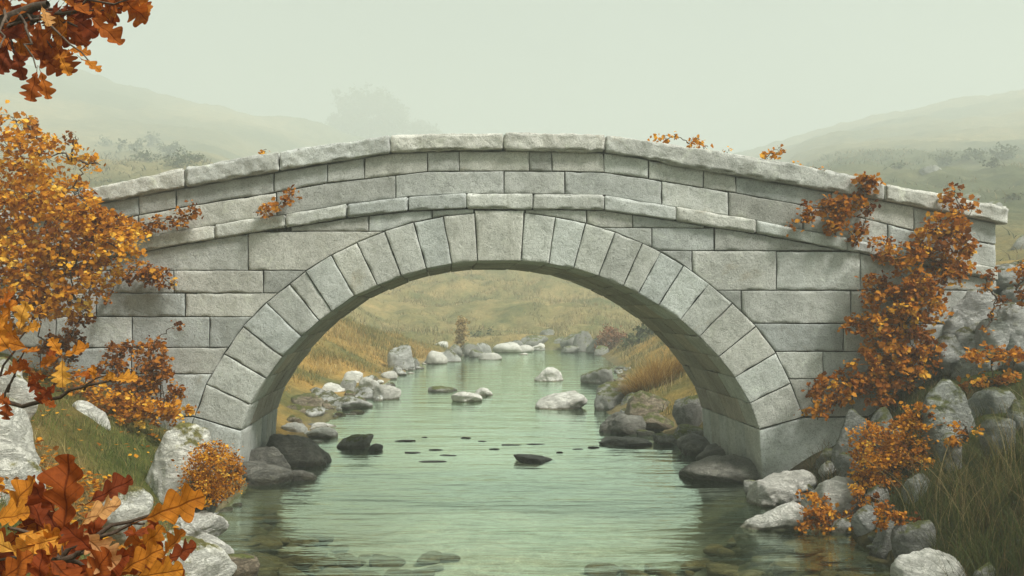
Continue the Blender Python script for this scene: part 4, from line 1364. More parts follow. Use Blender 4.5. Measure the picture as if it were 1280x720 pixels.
# big orange bush on the left bank
c = at(70, 430, 10.6)
shrub('orange_bush', 'big bright orange bush covering the left end of the bridge', 'bush', (c[0], 10.8, gz(c[0], 10.8)),
      [(15, 150, 20, 16), (5, 185, 36, 30), (45, 165, 16, 14), (50, 195, 30, 22), (95, 170, 9, 16), (90, 200, 14, 12), (108, 205, 8, 6), (25, 240, 50, 34), (90, 238, 22, 16), (126, 206, 6, 6), (55, 285, 66, 34),
       (118, 268, 30, 20), (120, 298, 34, 22), (15, 330, 50, 40), (85, 335, 50, 30), (150, 285, 24, 16), (150, 318, 14, 12), (40, 380, 40, 22), (0, 400, 30, 20), (95, 375, 18, 14)],
      10.7, 0.056, 0.24, 'leaf_small', 0.9, tone=(0.62, 0.22), clump=0.34)
# rusty creepers on the left wall
def wall_creeper(label, blobs, leaf=0.046, dens=0.30, d=11.86, depth=0.10, mat='leaf_rust', name='wall_creeper', **kw):
    b = blobs[-1]
    loc = at(b[0], b[1] + b[3], d)
    return shrub(name, label, 'creeper', tuple(loc), blobs, d, leaf, dens, mat, depth, flat=True, group='creepers on the bridge', **kw)
wall_creeper('rust creeper lying along the left string course', [(245, 266, 8, 9), (228, 272, 12, 8), (205, 277, 14, 8), (180, 281, 16, 8), (160, 283, 12, 8)])
wall_creeper('small rust sprig on the string course over the left haunch', [(366, 240, 5, 6), (357, 252, 7, 7), (340, 260, 13, 6), (322, 266, 10, 4)])
wall_creeper('drooping orange creeper left of the arch, below the string course', [(200, 345, 16, 16), (182, 338, 18, 10), (160, 342, 18, 9), (214, 358, 5, 8), (132, 372, 7, 7)])
wall_creeper('brown creeper climbing from the leaf litter at the left wall foot', [(196, 425, 6, 9), (188, 448, 22, 20), (150, 440, 22, 12), (196, 470, 24, 18), (165, 480, 30, 16), (140, 462, 20, 12), (219, 408, 6, 4), (205, 492, 24, 12)], tone=(0.4, 0.2), d=11.7, depth=0.25)
wall_creeper('low russet creeper carpeting the ground before the left wall', [(225, 514, 16, 12), (190, 518, 40, 12), (140, 512, 40, 14), (110, 495, 30, 12), (160, 502, 34, 10)], tone=(0.5, 0.22), d=11.0, depth=0.5, mat='leaf_small')
wall_creeper('dark red creeper behind the big orange bush', [(105, 390, 14, 16), (90, 420, 12, 22), (70, 440, 20, 22), (112, 350, 12, 14)], tone=(0.3, 0.2), d=11.6, depth=0.2)
# right wall
wall_creeper('large rust creeper hanging down the right end of the bridge',
      [(1190, 243, 11, 10), (1204, 266, 14, 18), (1170, 285, 22, 16), (1196, 300, 22, 22), (1150, 305, 18, 12), (1110, 310, 16, 13), (1124, 322, 20, 10), (1165, 325, 30, 20), (1190, 340, 18, 18), (1130, 352, 30, 20), (1085, 352, 8, 8),
       (1100, 372, 22, 14), (1150, 370, 30, 24), (1095, 405, 30, 14), (1135, 400, 34, 20), (1068, 408, 12, 7), (1140, 432, 34, 18), (1105, 440, 30, 14), (1155, 458, 16, 16), (1120, 468, 34, 18), (1080, 468, 28, 16), (1045, 480, 22, 12), (1010, 484, 14, 8), (1095, 492, 30, 14), (1050, 505, 22, 10), (1022, 516, 16, 9)],
      leaf=0.056, dens=0.24, d=11.72, depth=0.38, tone=(0.56, 0.26))
wall_creeper('orange creeper over the string course left of the large one', [(1086, 232, 12, 12), (1078, 222, 8, 6), (1066, 250, 12, 8), (1040, 262, 22, 14), (1086, 262, 7, 7), (1012, 262, 8, 9), (1050, 284, 16, 8), (1005, 275, 8, 6), (986, 284, 5, 3), (1080, 285, 8, 8), (1068, 296, 10, 4)], leaf=0.058)
for lab, bl in (('orange sprig of two tufts on the parapet right of the crown', [(832, 176, 11, 3.5), (845, 171, 4, 5), (862, 180, 6, 4), (872, 177, 9, 5), (880, 183, 4, 3)]), ('tiny orange tuft between the larger sprigs on the parapet', [(909, 190, 4, 2.5)]),
                ('bushy orange sprig in the middle of the right parapet', [(958, 196, 9, 4), (970, 192, 8, 7), (979, 188, 5, 3)]), ('low orange tuft right of the bushy parapet sprig', [(994, 206, 6, 2.5)]),
                ('last low orange tuft down the right parapet', [(1018, 210, 7, 2.5)]), ('tiny orange tuft on the left part of the parapet', [(329, 190, 6, 2.5)])):
    wall_creeper(lab, bl, leaf=0.05, dens=0.22, d=12.05, depth=0.15, mat='leaf_small', name='parapet_sprig', tone=(0.66, 0.16))
# shrubs on the right bank
c = at(1120, 600, 10.0)
shrub('orange_shrub', 'orange shrub with yellow tips below the creeper on the right bank', 'shrub', (c[0], 10.1, gz(c[0], 10.1)), [(1095, 555, 26, 22), (1130, 548, 28, 22), (1150, 520, 20, 14), (1085, 585, 20, 18), (1120, 585, 34, 22), (1150, 570, 24, 22), (1110, 612, 24, 12)], 9.9, 0.032, 0.52, 'leaf_small', 0.6, tone=(0.47, 0.2))
shrub('rock_creeper', 'orange red creeper spilling over the broad pale rock', 'creeper', tuple(at(1040, 660, 9.5)), [(1010, 622, 9, 5), (1022, 640, 18, 10), (1005, 648, 12, 10), (1045, 655, 24, 10), (1075, 645, 10, 14), (1085, 625, 8, 12), (1072, 612, 8, 6), (1030, 628, 9, 5)], 9.55, 0.036, 0.46, 'leaf_rust', 0.35, tone=(0.6, 0.2))
shrub('boulder_creeper', 'orange creeper trailing over the boulder heap', 'creeper', tuple(at(1240, 400, 11.5)), [(1240, 342, 8, 8), (1232, 360, 10, 6), (1246, 374, 9, 9), (1240, 394, 5, 7), (1232, 412, 4, 5)], 11.45, 0.046, 0.17, 'leaf_rust', 0.15, tone=(0.5, 0.2))
shrub('boulder_creeper', 'orange creeper at the right border on the capping boulder', 'creeper', tuple(at(1275, 380, 11.5)), [(1276, 330, 12, 10), (1282, 350, 12, 16), (1270, 362, 10, 8), (1284, 372, 10, 12)], 11.4, 0.046, 0.17, 'leaf_rust', 0.15, tone=(0.55, 0.2))
shrub('bank_creeper', 'orange creeper patch at the foot of the boulder heap', 'creeper', tuple(at(1240, 450, 10.9)), [(1225, 446, 16, 9), (1250, 442, 20, 10), (1270, 446, 14, 8), (1240, 478, 24, 6), (1215, 480, 14, 5), (1265, 470, 16, 6)], 10.85, 0.046, 0.28, 'leaf_rust', 0.3, tone=(0.6, 0.2))
shrub('bank_plant', 'low rusty plant on the near right bank under the orange shrub', 'plant', tuple(at(1120, 660, 8.3)), [(1112, 640, 14, 9), (1130, 650, 12, 8), (1102, 652, 8, 6)], 8.2, 0.03, 0.4, 'leaf_rust', 0.3, tone=(0.45, 0.2))
shrub('moss_shrub', 'small yellowish shrub among the mossy boulders', 'shrub', tuple(at(1195, 565, 9.1)), [(1210, 545, 14, 10), (1190, 548, 10, 8), (1204, 530, 8, 6)], 8.9, 0.035, 0.16, 'leaf_small', 0.25, tone=(0.55, 0.2))
# round shrub at the left waterline
c = at(265, 628, 9.0)
shrub('orange_shrub', 'round orange shrub at the left waterline beside the white boulder', 'shrub', (c[0], 9.1, gz(c[0], 9.1)), [(265, 585, 27, 24), (248, 606, 16, 18), (282, 602, 14, 20), (262, 566, 18, 10), (245, 624, 9, 10), (265, 612, 20, 16), (290, 585, 9, 14)], 8.85, 0.021, 1.0, 'leaf_small', 0.5, tone=(0.48, 0.22), clump=0.4)

# far scrub in the mist, and one leaf mass put in for bank shade
c = at(770, 443, 46)
shrub('russet_scrub', 'russet scrub on the far bank beyond the golden grass', 'scrub', (c[0], 46.5, gz(c[0], 46.5)), [(765, 425, 16, 14), (780, 430, 12, 12), (752, 432, 8, 8)], 46, 0.12, 1.3, 'russet', 1.6, tmpl=DIAM)
c = at(830, 435, 40)
shrub('green_scrub_and_shade', 'dull green scrub in the mist beside the right haunch', 'scrub', (c[0], 42, gz(c[0], 42)), [(812, 420, 20, 14), (836, 412, 22, 18), (794, 430, 12, 9)], 42, 0.15, 1.0, 'scrub', 2.0, tmpl=DIAM)
c = at(600, 428, 54)
shrub('green_scrub_and_shade', 'dull green leaves standing in for shade in the mist at the end of the left bank', 'scrub', (c[0], 56, gz(c[0], 56)), [(592, 424, 12, 8), (606, 421, 14, 8), (624, 424, 14, 6), (642, 425, 12, 5)], 55, 0.14, 0.8, 'scrub', 2.5, tmpl=DIAM)  # leaf mass added to draw the dark misty shade under the far slope
c = at(577, 432, 42)
shrub('tall_dry_weed', 'upright dry weed at the tip of the golden left bank', 'weed', (c[0], 42.3, gz(c[0], 42.3)), [(577, 408, 4, 14), (575, 422, 5, 9), (579, 418, 3, 8)], 42.2, 0.12, 1.6, 'plume', 0.4, tmpl=DIAM)

def hill_point(px, py):
    """Where the view through a picture point meets the hillside."""
    for d in np.geomspace(25, 420, 900):
        p = at(px, py, d)
        if gz(p[0], d) >= p[2]:
            return p
    return at(px, py, 300)

def hill_bush(px, py, rx, ry, label, seed):
    p = hill_point(px, py + ry * 0.8)
    d = p[1]
    root = thing('hillside_bush', (p[0], p[1], gz(p[0], p[1])), label, 'bush', 'bushes on the misty hillsides')
    gl, gs = Geo(), Geo()
    k = d / F
    bl = [(px + rng.uniform(-.5, .5) * rx, py + rng.uniform(-.35, .35) * ry, rx * rng.uniform(.35, .6), ry * rng.uniform(.4, .7)) for _ in range(6)]
    blob_leaves(gl, gs, bl, d, 3.0 * k, 0.35, DIAM, rx * k * 1.2, root=root.location)
    part('foliage', gl, M['scrub'], root)
    part('stems', gs, M['bark'], root)
HB = [(133, 178, 16, 6, 'flat dim bush at the left of the group on the left hill'), (165, 182, 18, 9, 'dim rounded bush on the left hill near the orange bush'), (192, 176, 18, 10, 'dim bush high in the group on the left hill'), (215, 186, 22, 12, 'largest dim bush of the group on the left hill'),
      (182, 196, 18, 8, 'dim bush low in the group on the left hill'), (240, 196, 22, 9, 'dim bush at the right of the group on the left hill'), (225, 204, 26, 8, 'dim bush just above the parapet on the left hill'),
      (1185, 200, 20, 8, 'dim scrub on the right hill above the parapet end'), (1215, 195, 24, 9, 'dim long scrub in the middle of the right hill'), (1255, 190, 24, 10, 'dim scrub near the right border on the right hill'), (1240, 205, 20, 6, 'low dim scrub under the long one on the right hill'),
      (1120, 208, 16, 5, 'small dim scrub on the right hill nearest the parapet'), (1265, 245, 14, 6, 'scrub low on the right hill at the border')]
for k, h in enumerate(HB): hill_bush(*h, k)
for k, (a, b, c_, e, lab) in enumerate(((1228, 1262, 252, 268, 'pale outcrop low on the right hill'), (1150, 1180, 206, 216, 'pale outcrop beside the scrub on the right hill'), (1205, 1228, 240, 250, 'small outcrop on the right hill over the parapet end'), (1262, 1290, 292, 312, 'outcrop at the right border over the boulder heap'))):
    p = hill_point((a + b) / 2, e)
    rk(a, b, c_, e, 'grey', lab, 'outcrop', d=p[1], facets=8, level=4, sink=1.0)

def far_tree(px, py, rx, ry, base_py, d, label):
    b = at(px, base_py, d)
    zb = gz(b[0], d)
    root = thing('misty_tree', (b[0], d, zb), label, 'tree')
    gt = Geo()
    k = d / F
    top = at(px, py - ry * 0.3, d)
    tube(gt, bezier((b[0], d, zb - 0.5), top, 0, 8, 0.02), 1.2, 0.4, 8)
    for q in range(12):
        a = rng.uniform(0, 6.28)
        e = at(px + math.cos(a) * rx * 0.75, py + math.sin(a) * ry * 0.7, d + rng.uniform(-3, 3))
        s0 = np.array((b[0], d, zb)) * 0.45 + top * 0.55
        tube(gt, bezier(s0, e, 0.5, 7, 0.04), 0.22, 0.05, 5)
    gl = Geo()
    bl = []
    for q in range(70):
        a = rng.uniform(0, 6.28); r_ = math.sqrt(rng.uniform(0, 1))
        bl.append((px + math.cos(a) * r_ * rx * .85, py + math.sin(a) * r_ * ry * .8, rx * rng.uniform(.12, .24), ry * rng.uniform(.12, .26)))
    blob_leaves(gl, None, bl, d, 3.2 * k, 0.8, DIAM, rx * k * 1.1)
    part('trunk', gt, M['bark'], root)
    part('crown', gl, M['scrub'], root)
far_tree(458, 146, 54, 38, 205, 430, 'broad tree almost lost in the mist behind the parapet')
far_tree(525, 170, 28, 20, 205, 440, 'smaller misty tree right of the broad one')

# ------------------------------------------------------------------ grass (countless blades: stuff)
def blades(g, x, y, h, w, lean, palette, segs=3, zoff=-0.02, dirx=None):
    n = len(x)
    z = ground_z(x, y) + zoff
    a = rng.uniform(0, 2 * np.pi, n)
    face = rng.uniform(0, np.pi, n)
    ld = np.stack([np.cos(a), np.sin(a)], 1) * (lean * h)[:, None]
    if dirx is not None: ld = ld + dirx
    t = np.linspace(0, 1, segs + 1)
    V = np.zeros((n, segs + 1, 2, 3))
    for k, tt in enumerate(t):
        cx = x + ld[:, 0] * tt ** 2; cy = y + ld[:, 1] * tt ** 2
        L2 = np.linalg.norm(ld, axis=1) / np.maximum(h, 1e-6)
        cz = z + h * tt * (1 - 0.28 * np.minimum(L2, 2) * tt)
        ww = w * (1 - tt * 0.92)
        for sd, sg in ((0, -1), (1, 1)):
            V[:, k, sd, 0] = cx + sg * np.cos(face) * ww * 0.5
            V[:, k, sd, 1] = cy + sg * np.sin(face) * ww * 0.5
            V[:, k, sd, 2] = cz
    m = (segs + 1) * 2
    f0 = np.array([[2 * k, 2 * k + 1, 2 * k + 3, 2 * k + 2] for k in range(segs)])
    Fc = (f0[None] + (np.arange(n) * m)[:, None, None]).reshape(-1, 4)
    pal = np.array(palette)
    c = pal[rng.integers(0, len(pal), n)] * rng.uniform(0.65, 1.3, (n, 1))
    T = np.repeat(c, m, 0).reshape(n, segs + 1, 2, 3)
    T = T.reshape(-1, 3)
    g.add(V.reshape(-1, 3), Fc, T)

GREEN = [(0.06, 0.085, 0.02), (0.09, 0.11, 0.03), (0.05, 0.06, 0.018)]
DRY = [(0.30, 0.21, 0.08), (0.24, 0.16, 0.06), (0.36, 0.27, 0.12), (0.17, 0.12, 0.045)]
GOLD = [(0.40, 0.25, 0.07), (0.33, 0.20, 0.055), (0.30, 0.24, 0.08), (0.22, 0.19, 0.06), (0.46, 0.30, 0.10)]
FAWN = [(0.34, 0.27, 0.13), (0.28, 0.23, 0.10), (0.20, 0.19, 0.08), (0.40, 0.31, 0.16)]

def scatter(n, xr, yr, keep):
    x = rng.uniform(*xr, n); y = rng.uniform(*yr, n)
    m = keep(x, y)
    return x[m], y[m]

def tufted(n_t, per, xr, yr, keep, spread):
    x, y = scatter(n_t, xr, yr, keep)
    x = np.repeat(x, per) + rng.normal(0, spread, len(x) * per)
    y = np.repeat(y, per) + rng.normal(0, spread, len(y) * per)
    m = keep(x, y)
    return x[m], y[m]

def pn(x, y, sc, seed): return fbm(np.stack([x, y, 0 * x], 1), sc, 3, seed)

# near left bank
g = Geo()
kl = lambda x, y: (shore_s(x, y)[0] > 0.12) & (shore_s(x, y)[1] > 0)
x, y = tufted(2600, 12, (-8.0, -2.0), (5.0, 11.8), kl, 0.07)
gm = pn(x, y, 0.55, 21) > -0.02
lm = pn(x, y, 0.8, 83) < 0.30
x, y, gm = x[lm], y[lm], gm[lm]
blades(g, x[gm], y[gm], rng.uniform(0.05, 0.18, gm.sum()), np.full(gm.sum(), 0.006), rng.uniform(0.2, 0.9, gm.sum()), [(0.10, 0.14, 0.03), (0.14, 0.17, 0.04), (0.07, 0.09, 0.02), (0.30, 0.24, 0.09)])
blades(g, x[~gm], y[~gm], rng.uniform(0.08, 0.30, (~gm).sum()), np.full((~gm).sum(), 0.005), rng.uniform(0.3, 1.2, (~gm).sum()), [(0.38, 0.29, 0.12), (0.32, 0.23, 0.09), (0.44, 0.35, 0.17), (0.22, 0.17, 0.06), (0.16, 0.17, 0.05)])
tag(add_obj('grass', g, M['grass']), 'short green and straw coloured grass on the near left bank', 'grass', kind='stuff')

# near right bank: low dark turf and long dry stems
g = Geo()
kr = lambda x, y: (shore_s(x, y)[0] > 0.10) & (shore_s(x, y)[2] > 0) & (y < 11.7)
x, y = tufted(1300, 11, (2.6, 8.5), (5.0, 11.7), kr, 0.08)
blades(g, x, y, rng.uniform(0.08, 0.28, len(x)), np.full(len(x), 0.007), rng.uniform(0.2, 0.9, len(x)), [(0.05, 0.07, 0.018), (0.07, 0.09, 0.026), (0.09, 0.075, 0.03), (0.16, 0.11, 0.045)])
x, y = tufted(70, 16, (3.4, 5.2), (10.4, 11.8), lambda x, y: shore_s(x, y)[0] > 0.1, 0.08)
blades(g, x, y, rng.uniform(0.12, 0.36, len(x)), np.full(len(x), 0.007), rng.uniform(0.3, 1.0, len(x)), [(0.05, 0.06, 0.02), (0.10, 0.07, 0.03), (0.16, 0.11, 0.045)], segs=4)
x, y = tufted(90, 60, (3.1, 6.2), (6.3, 9.0), kr, 0.13)
kk = (x * F / y + 640) > 1085
x, y = x[kk], y[kk]
blades(g, x, y, rng.uniform(0.18, 0.42, len(x)), np.full(len(x), 0.006), rng.uniform(0.3, 1.0, len(x)), [(0.06, 0.08, 0.02), (0.085, 0.10, 0.028), (0.12, 0.105, 0.035), (0.05, 0.06, 0.016)], segs=4)
tag(add_obj('grass', g, M['grass']), 'dark green turf on the near right bank', 'grass', kind='stuff')
g = Geo()
x, y = tufted(44, 30, (3.4, 6.4), (6.8, 8.9), kr, 0.11)
kk = (x * F / y + 640) > 1120
x, y = x[kk], y[kk]
blades(g, x, y, rng.uniform(0.35, 0.85, len(x)), np.full(len(x), 0.006), rng.uniform(0.2, 1.0, len(x)), [(0.20, 0.145, 0.055), (0.12, 0.10, 0.035), (0.32, 0.24, 0.11), (0.09, 0.075, 0.025), (0.10, 0.11, 0.03)], segs=6)
x, y = tufted(9, 7, (3.6, 5.6), (6.8, 8.6), kr, 0.12)
kk = (x * F / y + 640) > 1130
x, y = x[kk], y[kk]
blades(g, x, y, rng.uniform(0.6, 0.95, len(x)), np.full(len(x), 0.011), rng.uniform(0.5, 1.2, len(x)), [(0.46, 0.40, 0.27), (0.38, 0.30, 0.16), (0.14, 0.17, 0.05)], segs=7)
tag(add_obj('tall_grass', g, M['grass']), 'tall bent straw and brown stems in front of the mossy boulders', 'grass', kind='stuff')

# golden left bank beyond the bridge
g = Geo()
kb = lambda x, y: (shore_s(x, y)[0] > 0.25 + 0.95 * sstep(31, 28, y)) & (shore_s(x, y)[1] > 0)
x, y = tufted(6500, 9, (-14, -1.2), (15.5, 46), kb, 0.12)
hh = rng.uniform(0.12, 0.42, len(x)) * (0.75 + 0.6 * pn(x, y, 0.35, 61))
pm = pn(x, y, 0.4, 62) + 0.5 * pn(x, y, 1.5, 63) + rng.normal(0, 0.12, len(x))
for sel, pal in ((pm < -0.12, [(0.16, 0.16, 0.05), (0.21, 0.19, 0.06), (0.26, 0.20, 0.06)]), ((pm >= -0.12) & (pm < 0.2), GOLD), (pm >= 0.2, [(0.48, 0.33, 0.12), (0.42, 0.27, 0.08), (0.52, 0.40, 0.18)])):
    blades(g, x[sel], y[sel], hh[sel], (0.010 + 0.0004 * y)[sel], rng.uniform(0.2, 0.9, sel.sum()), pal, segs=2)
tag(add_obj('grass', g, M['grass']), 'golden grass on the left bank beyond the bridge', 'grass', kind='stuff')
# right bank beyond and far slope
g = Geo()
kb = lambda x, y: (shore_s(x, y)[0] > 0.3) & (shore_s(x, y)[2] > 0)
x, y = tufted(1700, 9, (2.2, 12), (15.5, 46), kb, 0.12)
blades(g, x, y, rng.uniform(0.12, 0.36, len(x)), 0.010 + 0.0004 * y, rng.uniform(0.2, 0.9, len(x)), FAWN + GREEN[:1], segs=2)
tag(add_obj('grass', g, M['grass']), 'straw coloured grass on the right bank beyond the bridge', 'grass', kind='stuff')
g = Geo()
kf = lambda x, y: (shore_s(x, y)[3] > 0.3) & (np.abs(x) < 0.30 * y) & (pn(x, y, 0.22, 71) > -0.25)
x, y = tufted(6200, 8, (-28, 28), (50, 98), kf, 0.28)
hh = rng.uniform(0.2, 0.6, len(x)) * (0.8 + 0.9 * np.clip(pn(x, y, 0.25, 72), -0.6, 1))
blades(g, x, y, hh, np.full(len(x), 0.05), rng.uniform(0.3, 1.0, len(x)), FAWN, segs=2, zoff=-0.05)
tag(add_obj('tussock_grass', g, M['grass']), 'fawn tussock grass on the hillside seen through the arch', 'grass', kind='stuff')

g = Geo()
kh = lambda x, y: (np.hypot(x, y) > 28) & ((x * F / y > 300) | (x * F / y < -330)) & (pn(x, y, 0.05, 75) + 0.6 * pn(x, y, 0.2, 76) > 0.0)
x, y = tufted(9000, 5, (-110, 110), (26, 170), kh, 0.45)
hh = rng.uniform(0.3, 0.8, len(x)) * (0.7 + 0.004 * y)
blades(g, x, y, hh, 0.04 + 0.001 * y, rng.uniform(0.4, 1.2, len(x)), [(0.12, 0.12, 0.06), (0.20, 0.17, 0.09), (0.09, 0.10, 0.05), (0.26, 0.20, 0.10)], segs=2, zoff=-0.08)
tag(add_obj('heather', g, M['grass']), 'rough heather and tussocks on the hillsides behind the bridge ends', 'heather', kind='stuff')

# the golden clump at the right bank, a thing one could dig up
c = at(822, 490, 20.5)
clump = thing('grass_clump', (c[0], 20.9, gz(c[0], 20.9)), 'dense golden grass clump on the right shore seen under the arch', 'grass clump')
g = Geo()
n = 5200
a = rng.uniform(0, 6.28, n); q = np.sqrt(rng.uniform(0, 1, n))
x = c[0] + np.cos(a) * q * 0.66; y = 20.9 + np.sin(a) * q * 0.55
blades(g, x, y, rng.uniform(0.35, 0.95, n) * (1.05 - 0.45 * q), np.full(n, 0.012), rng.uniform(0.05, 0.6, n), [(0.50, 0.31, 0.09), (0.40, 0.23, 0.06), (0.28, 0.16, 0.04), (0.56, 0.40, 0.16)], segs=3,
       dirx=np.stack([np.cos(a) * q * 0.35, np.sin(a) * q * 0.3], 1))
part('blades', g, M['grass'], clump)

# fallen leaves on the left bank
g = Geo()
x, y = scatter(16000, (-7, -2.2), (5.5, 11.7), lambda x, y: (shore_s(x, y)[0] > 0.2) & (shore_s(x, y)[1] > 0) & (pn(x, y, 0.8, 83) + rng.normal(0, 0.15, len(x)) > 0.0))
z = ground_z(x, y) + rng.uniform(0.05, 0.20, len(x))
n = len(x)
put_leaves(g, SMALL, np.stack([x, y, z], 1), rng.uniform(0.028, 0.07, n), rng.normal(size=(n, 3)) * np.array([1, 1, .25]), rng.normal(size=(n, 3)) * .3 + np.array([0, 0, 1]), rng.uniform(-.4, .4, n), np.clip(rng.normal(.5, .25, n), 0, 1))
tag(add_obj('leaf_litter', g, M['leaf_small']), 'fallen orange leaves scattered over the left bank', 'fallen leaves', kind='stuff')

# ------------------------------------------------------------------ oak branches close to the camera
def oak_leaves(g, specs, facing=0.75):
    """specs: base point, tip direction, length, tone, roll."""
    for k, (p, y, L, tn, roll) in enumerate(specs):
        tm = OAKS[k % len(OAKS)]
        put_leaves(g, tm, np.array([p]), np.array([L]), np.array([y]), np.array([[rng.normal() * .25, -facing, rng.normal() * .25 + 0.35]]), np.array([roll]), np.array([tn]))

def leaf_at(px, py, d, ang, len_px, tn, tilt=0.0, roll=None):
    """A leaf whose base stands at the picture point, pointing at the angle (degrees, 0 = right, 90 = up)."""
    a = math.radians(ang)
    y = np.array([math.cos(a), tilt, math.sin(a)])
    return (at(px, py, d), y, len_px * d / F, tn, rng.uniform(-.6, .6) if roll is None else roll)

# low oak sapling in the bottom left corner
bx0, by0 = -1.15, 1.75
sap = thing('oak_sapling', (bx0, by0, gz(bx0, by0)), 'low oak sapling with big rust and golden leaves in the bottom corner', 'sapling')
gs, gl = Geo(), Geo()
hub = at(75, 700, 1.72)
tube(gs, bezier((bx0, by0, gz(bx0, by0) - 0.05), hub, 0.05, 10, 0.02), 0.012, 0.007, 7)
tips = [(82, 660), (150, 690), (10, 660), (40, 705), (180, 655), (120, 720), (0, 700), (200, 640)]
for (px, py) in tips:
    tube(gs, bezier(hub, at(px, py, 1.70 + rng.uniform(-.08, .08)), 0.01, 7, 0.03), 0.005, 0.0025, 6)
hero = [leaf_at(82, 668, 1.66, 88, 100, 0.30, -0.15, 0.1), leaf_at(72, 640, 1.72, 140, 60, 0.20, 0.1, 0.5), leaf_at(55, 662, 1.74, 118, 62, 0.18, 0.2, -0.3), leaf_at(178, 650, 1.66, 22, 84, 0.62, -0.1, -0.15),
        leaf_at(98, 658, 1.64, 35, 62, 0.98, -0.2, 0.3), leaf_at(100, 664, 1.60, -38, 66, 1.0, -0.25, 0.1), leaf_at(112, 628, 1.85, 32, 56, 0.12, 0.1, 0.5), leaf_at(8, 650, 1.68, 60, 62, 0.66, -0.1, 0.2), leaf_at(-8, 640, 1.7, 95, 48, 0.6, 0, 0),
        leaf_at(-18, 655, 1.62, 20, 60, 0.72, -0.2, 0.4), leaf_at(20, 690, 1.58, 150, 56, 0.90, -0.2, 0.2), leaf_at(18, 665, 1.62, -15, 62, 0.80, -0.2, 0.5), leaf_at(30, 690, 1.64, 20, 55, 0.72, -0.15, -0.3), leaf_at(60, 700, 1.58, -30, 70, 0.28, -0.2, 0.2),
        leaf_at(90, 720, 1.62, 20, 74, 0.25, -0.1, -0.2), leaf_at(20, 722, 1.6, 35, 64, 0.30, -0.1, 0.3), leaf_at(140, 690, 1.66, -12, 62, 0.30, -0.1, -0.5), leaf_at(150, 715, 1.64, 30, 62, 0.66, -0.1, 0.2), leaf_at(168, 722, 1.6, 10, 60, 0.72, -0.1, 0.3),
        leaf_at(110, 735, 1.58, 60, 56, 0.35, -0.1, 0), leaf_at(50, 740, 1.56, 90, 52, 0.24, -0.1, 0.2), leaf_at(150, 668, 1.74, 5, 48, 0.25, 0, 0.6), leaf_at(130, 676, 1.72, -50, 56, 0.33, 0, 0.2), leaf_at(200, 700, 1.66, 55, 46, 0.6, 0, .5),
        leaf_at(-5, 735, 1.56, 45, 64, 0.42, -0.1, 0.2), leaf_at(170, 690, 1.7, 40, 44, 0.66, 0, -.5), leaf_at(118, 690, 1.58, 140, 50, 0.2, 0, .4), leaf_at(65, 675, 1.6, 195, 52, 0.84, -.1, .5)]
oak_leaves(gl, hero)
fill = []
for k in range(46):
    px, py = rng.uniform(-25, 205), rng.uniform(668, 740)
    if px > 120 and py < 690: continue
    fill.append(leaf_at(px, py, rng.uniform(1.72, 1.95), rng.uniform(0, 360), rng.uniform(38, 62), float(np.clip(rng.normal(0.28, 0.2), 0, 1)), rng.uniform(-.4, .4), rng.uniform(-1, 1)))
oak_leaves(gl, fill, 0.6)
part('stem', gs, M['twig'], sap)
part('foliage', gl, M['oak'], sap)

# golden oak twig reaching in over the big boulder
tx, ty = -2.55, 3.1
tw = thing('oak_twig', (tx, ty, gz(tx, ty)), 'thin oak shoot with golden leaves reaching in over the biggest boulder', 'sapling')
gs, gl = Geo(), Geo()
e1, e2 = at(0, 500, 3.0), at(160, 476, 2.9)
tube(gs, bezier((tx, ty, gz(tx, ty) - 0.05), e1, 0.05, 10, 0.02), 0.014, 0.008, 6)
tube(gs, np.concatenate([bezier(e1, at(75, 497, 2.95), -0.02, 6, 0.02), bezier(at(75, 497, 2.95), e2, 0.02, 7, 0.02)[1:]]), 0.008, 0.003, 6)
for px, py, ox, oy in ((20, 470, 5, 498), (85, 445, 60, 498), (40, 400, 0, 470), (30, 440, 10, 490), (130, 470, 105, 488)):
    tube(gs, bezier(at(ox, oy, 2.97), at(px, py, 2.95), 0.01, 6, 0.03), 0.004, 0.002, 5)
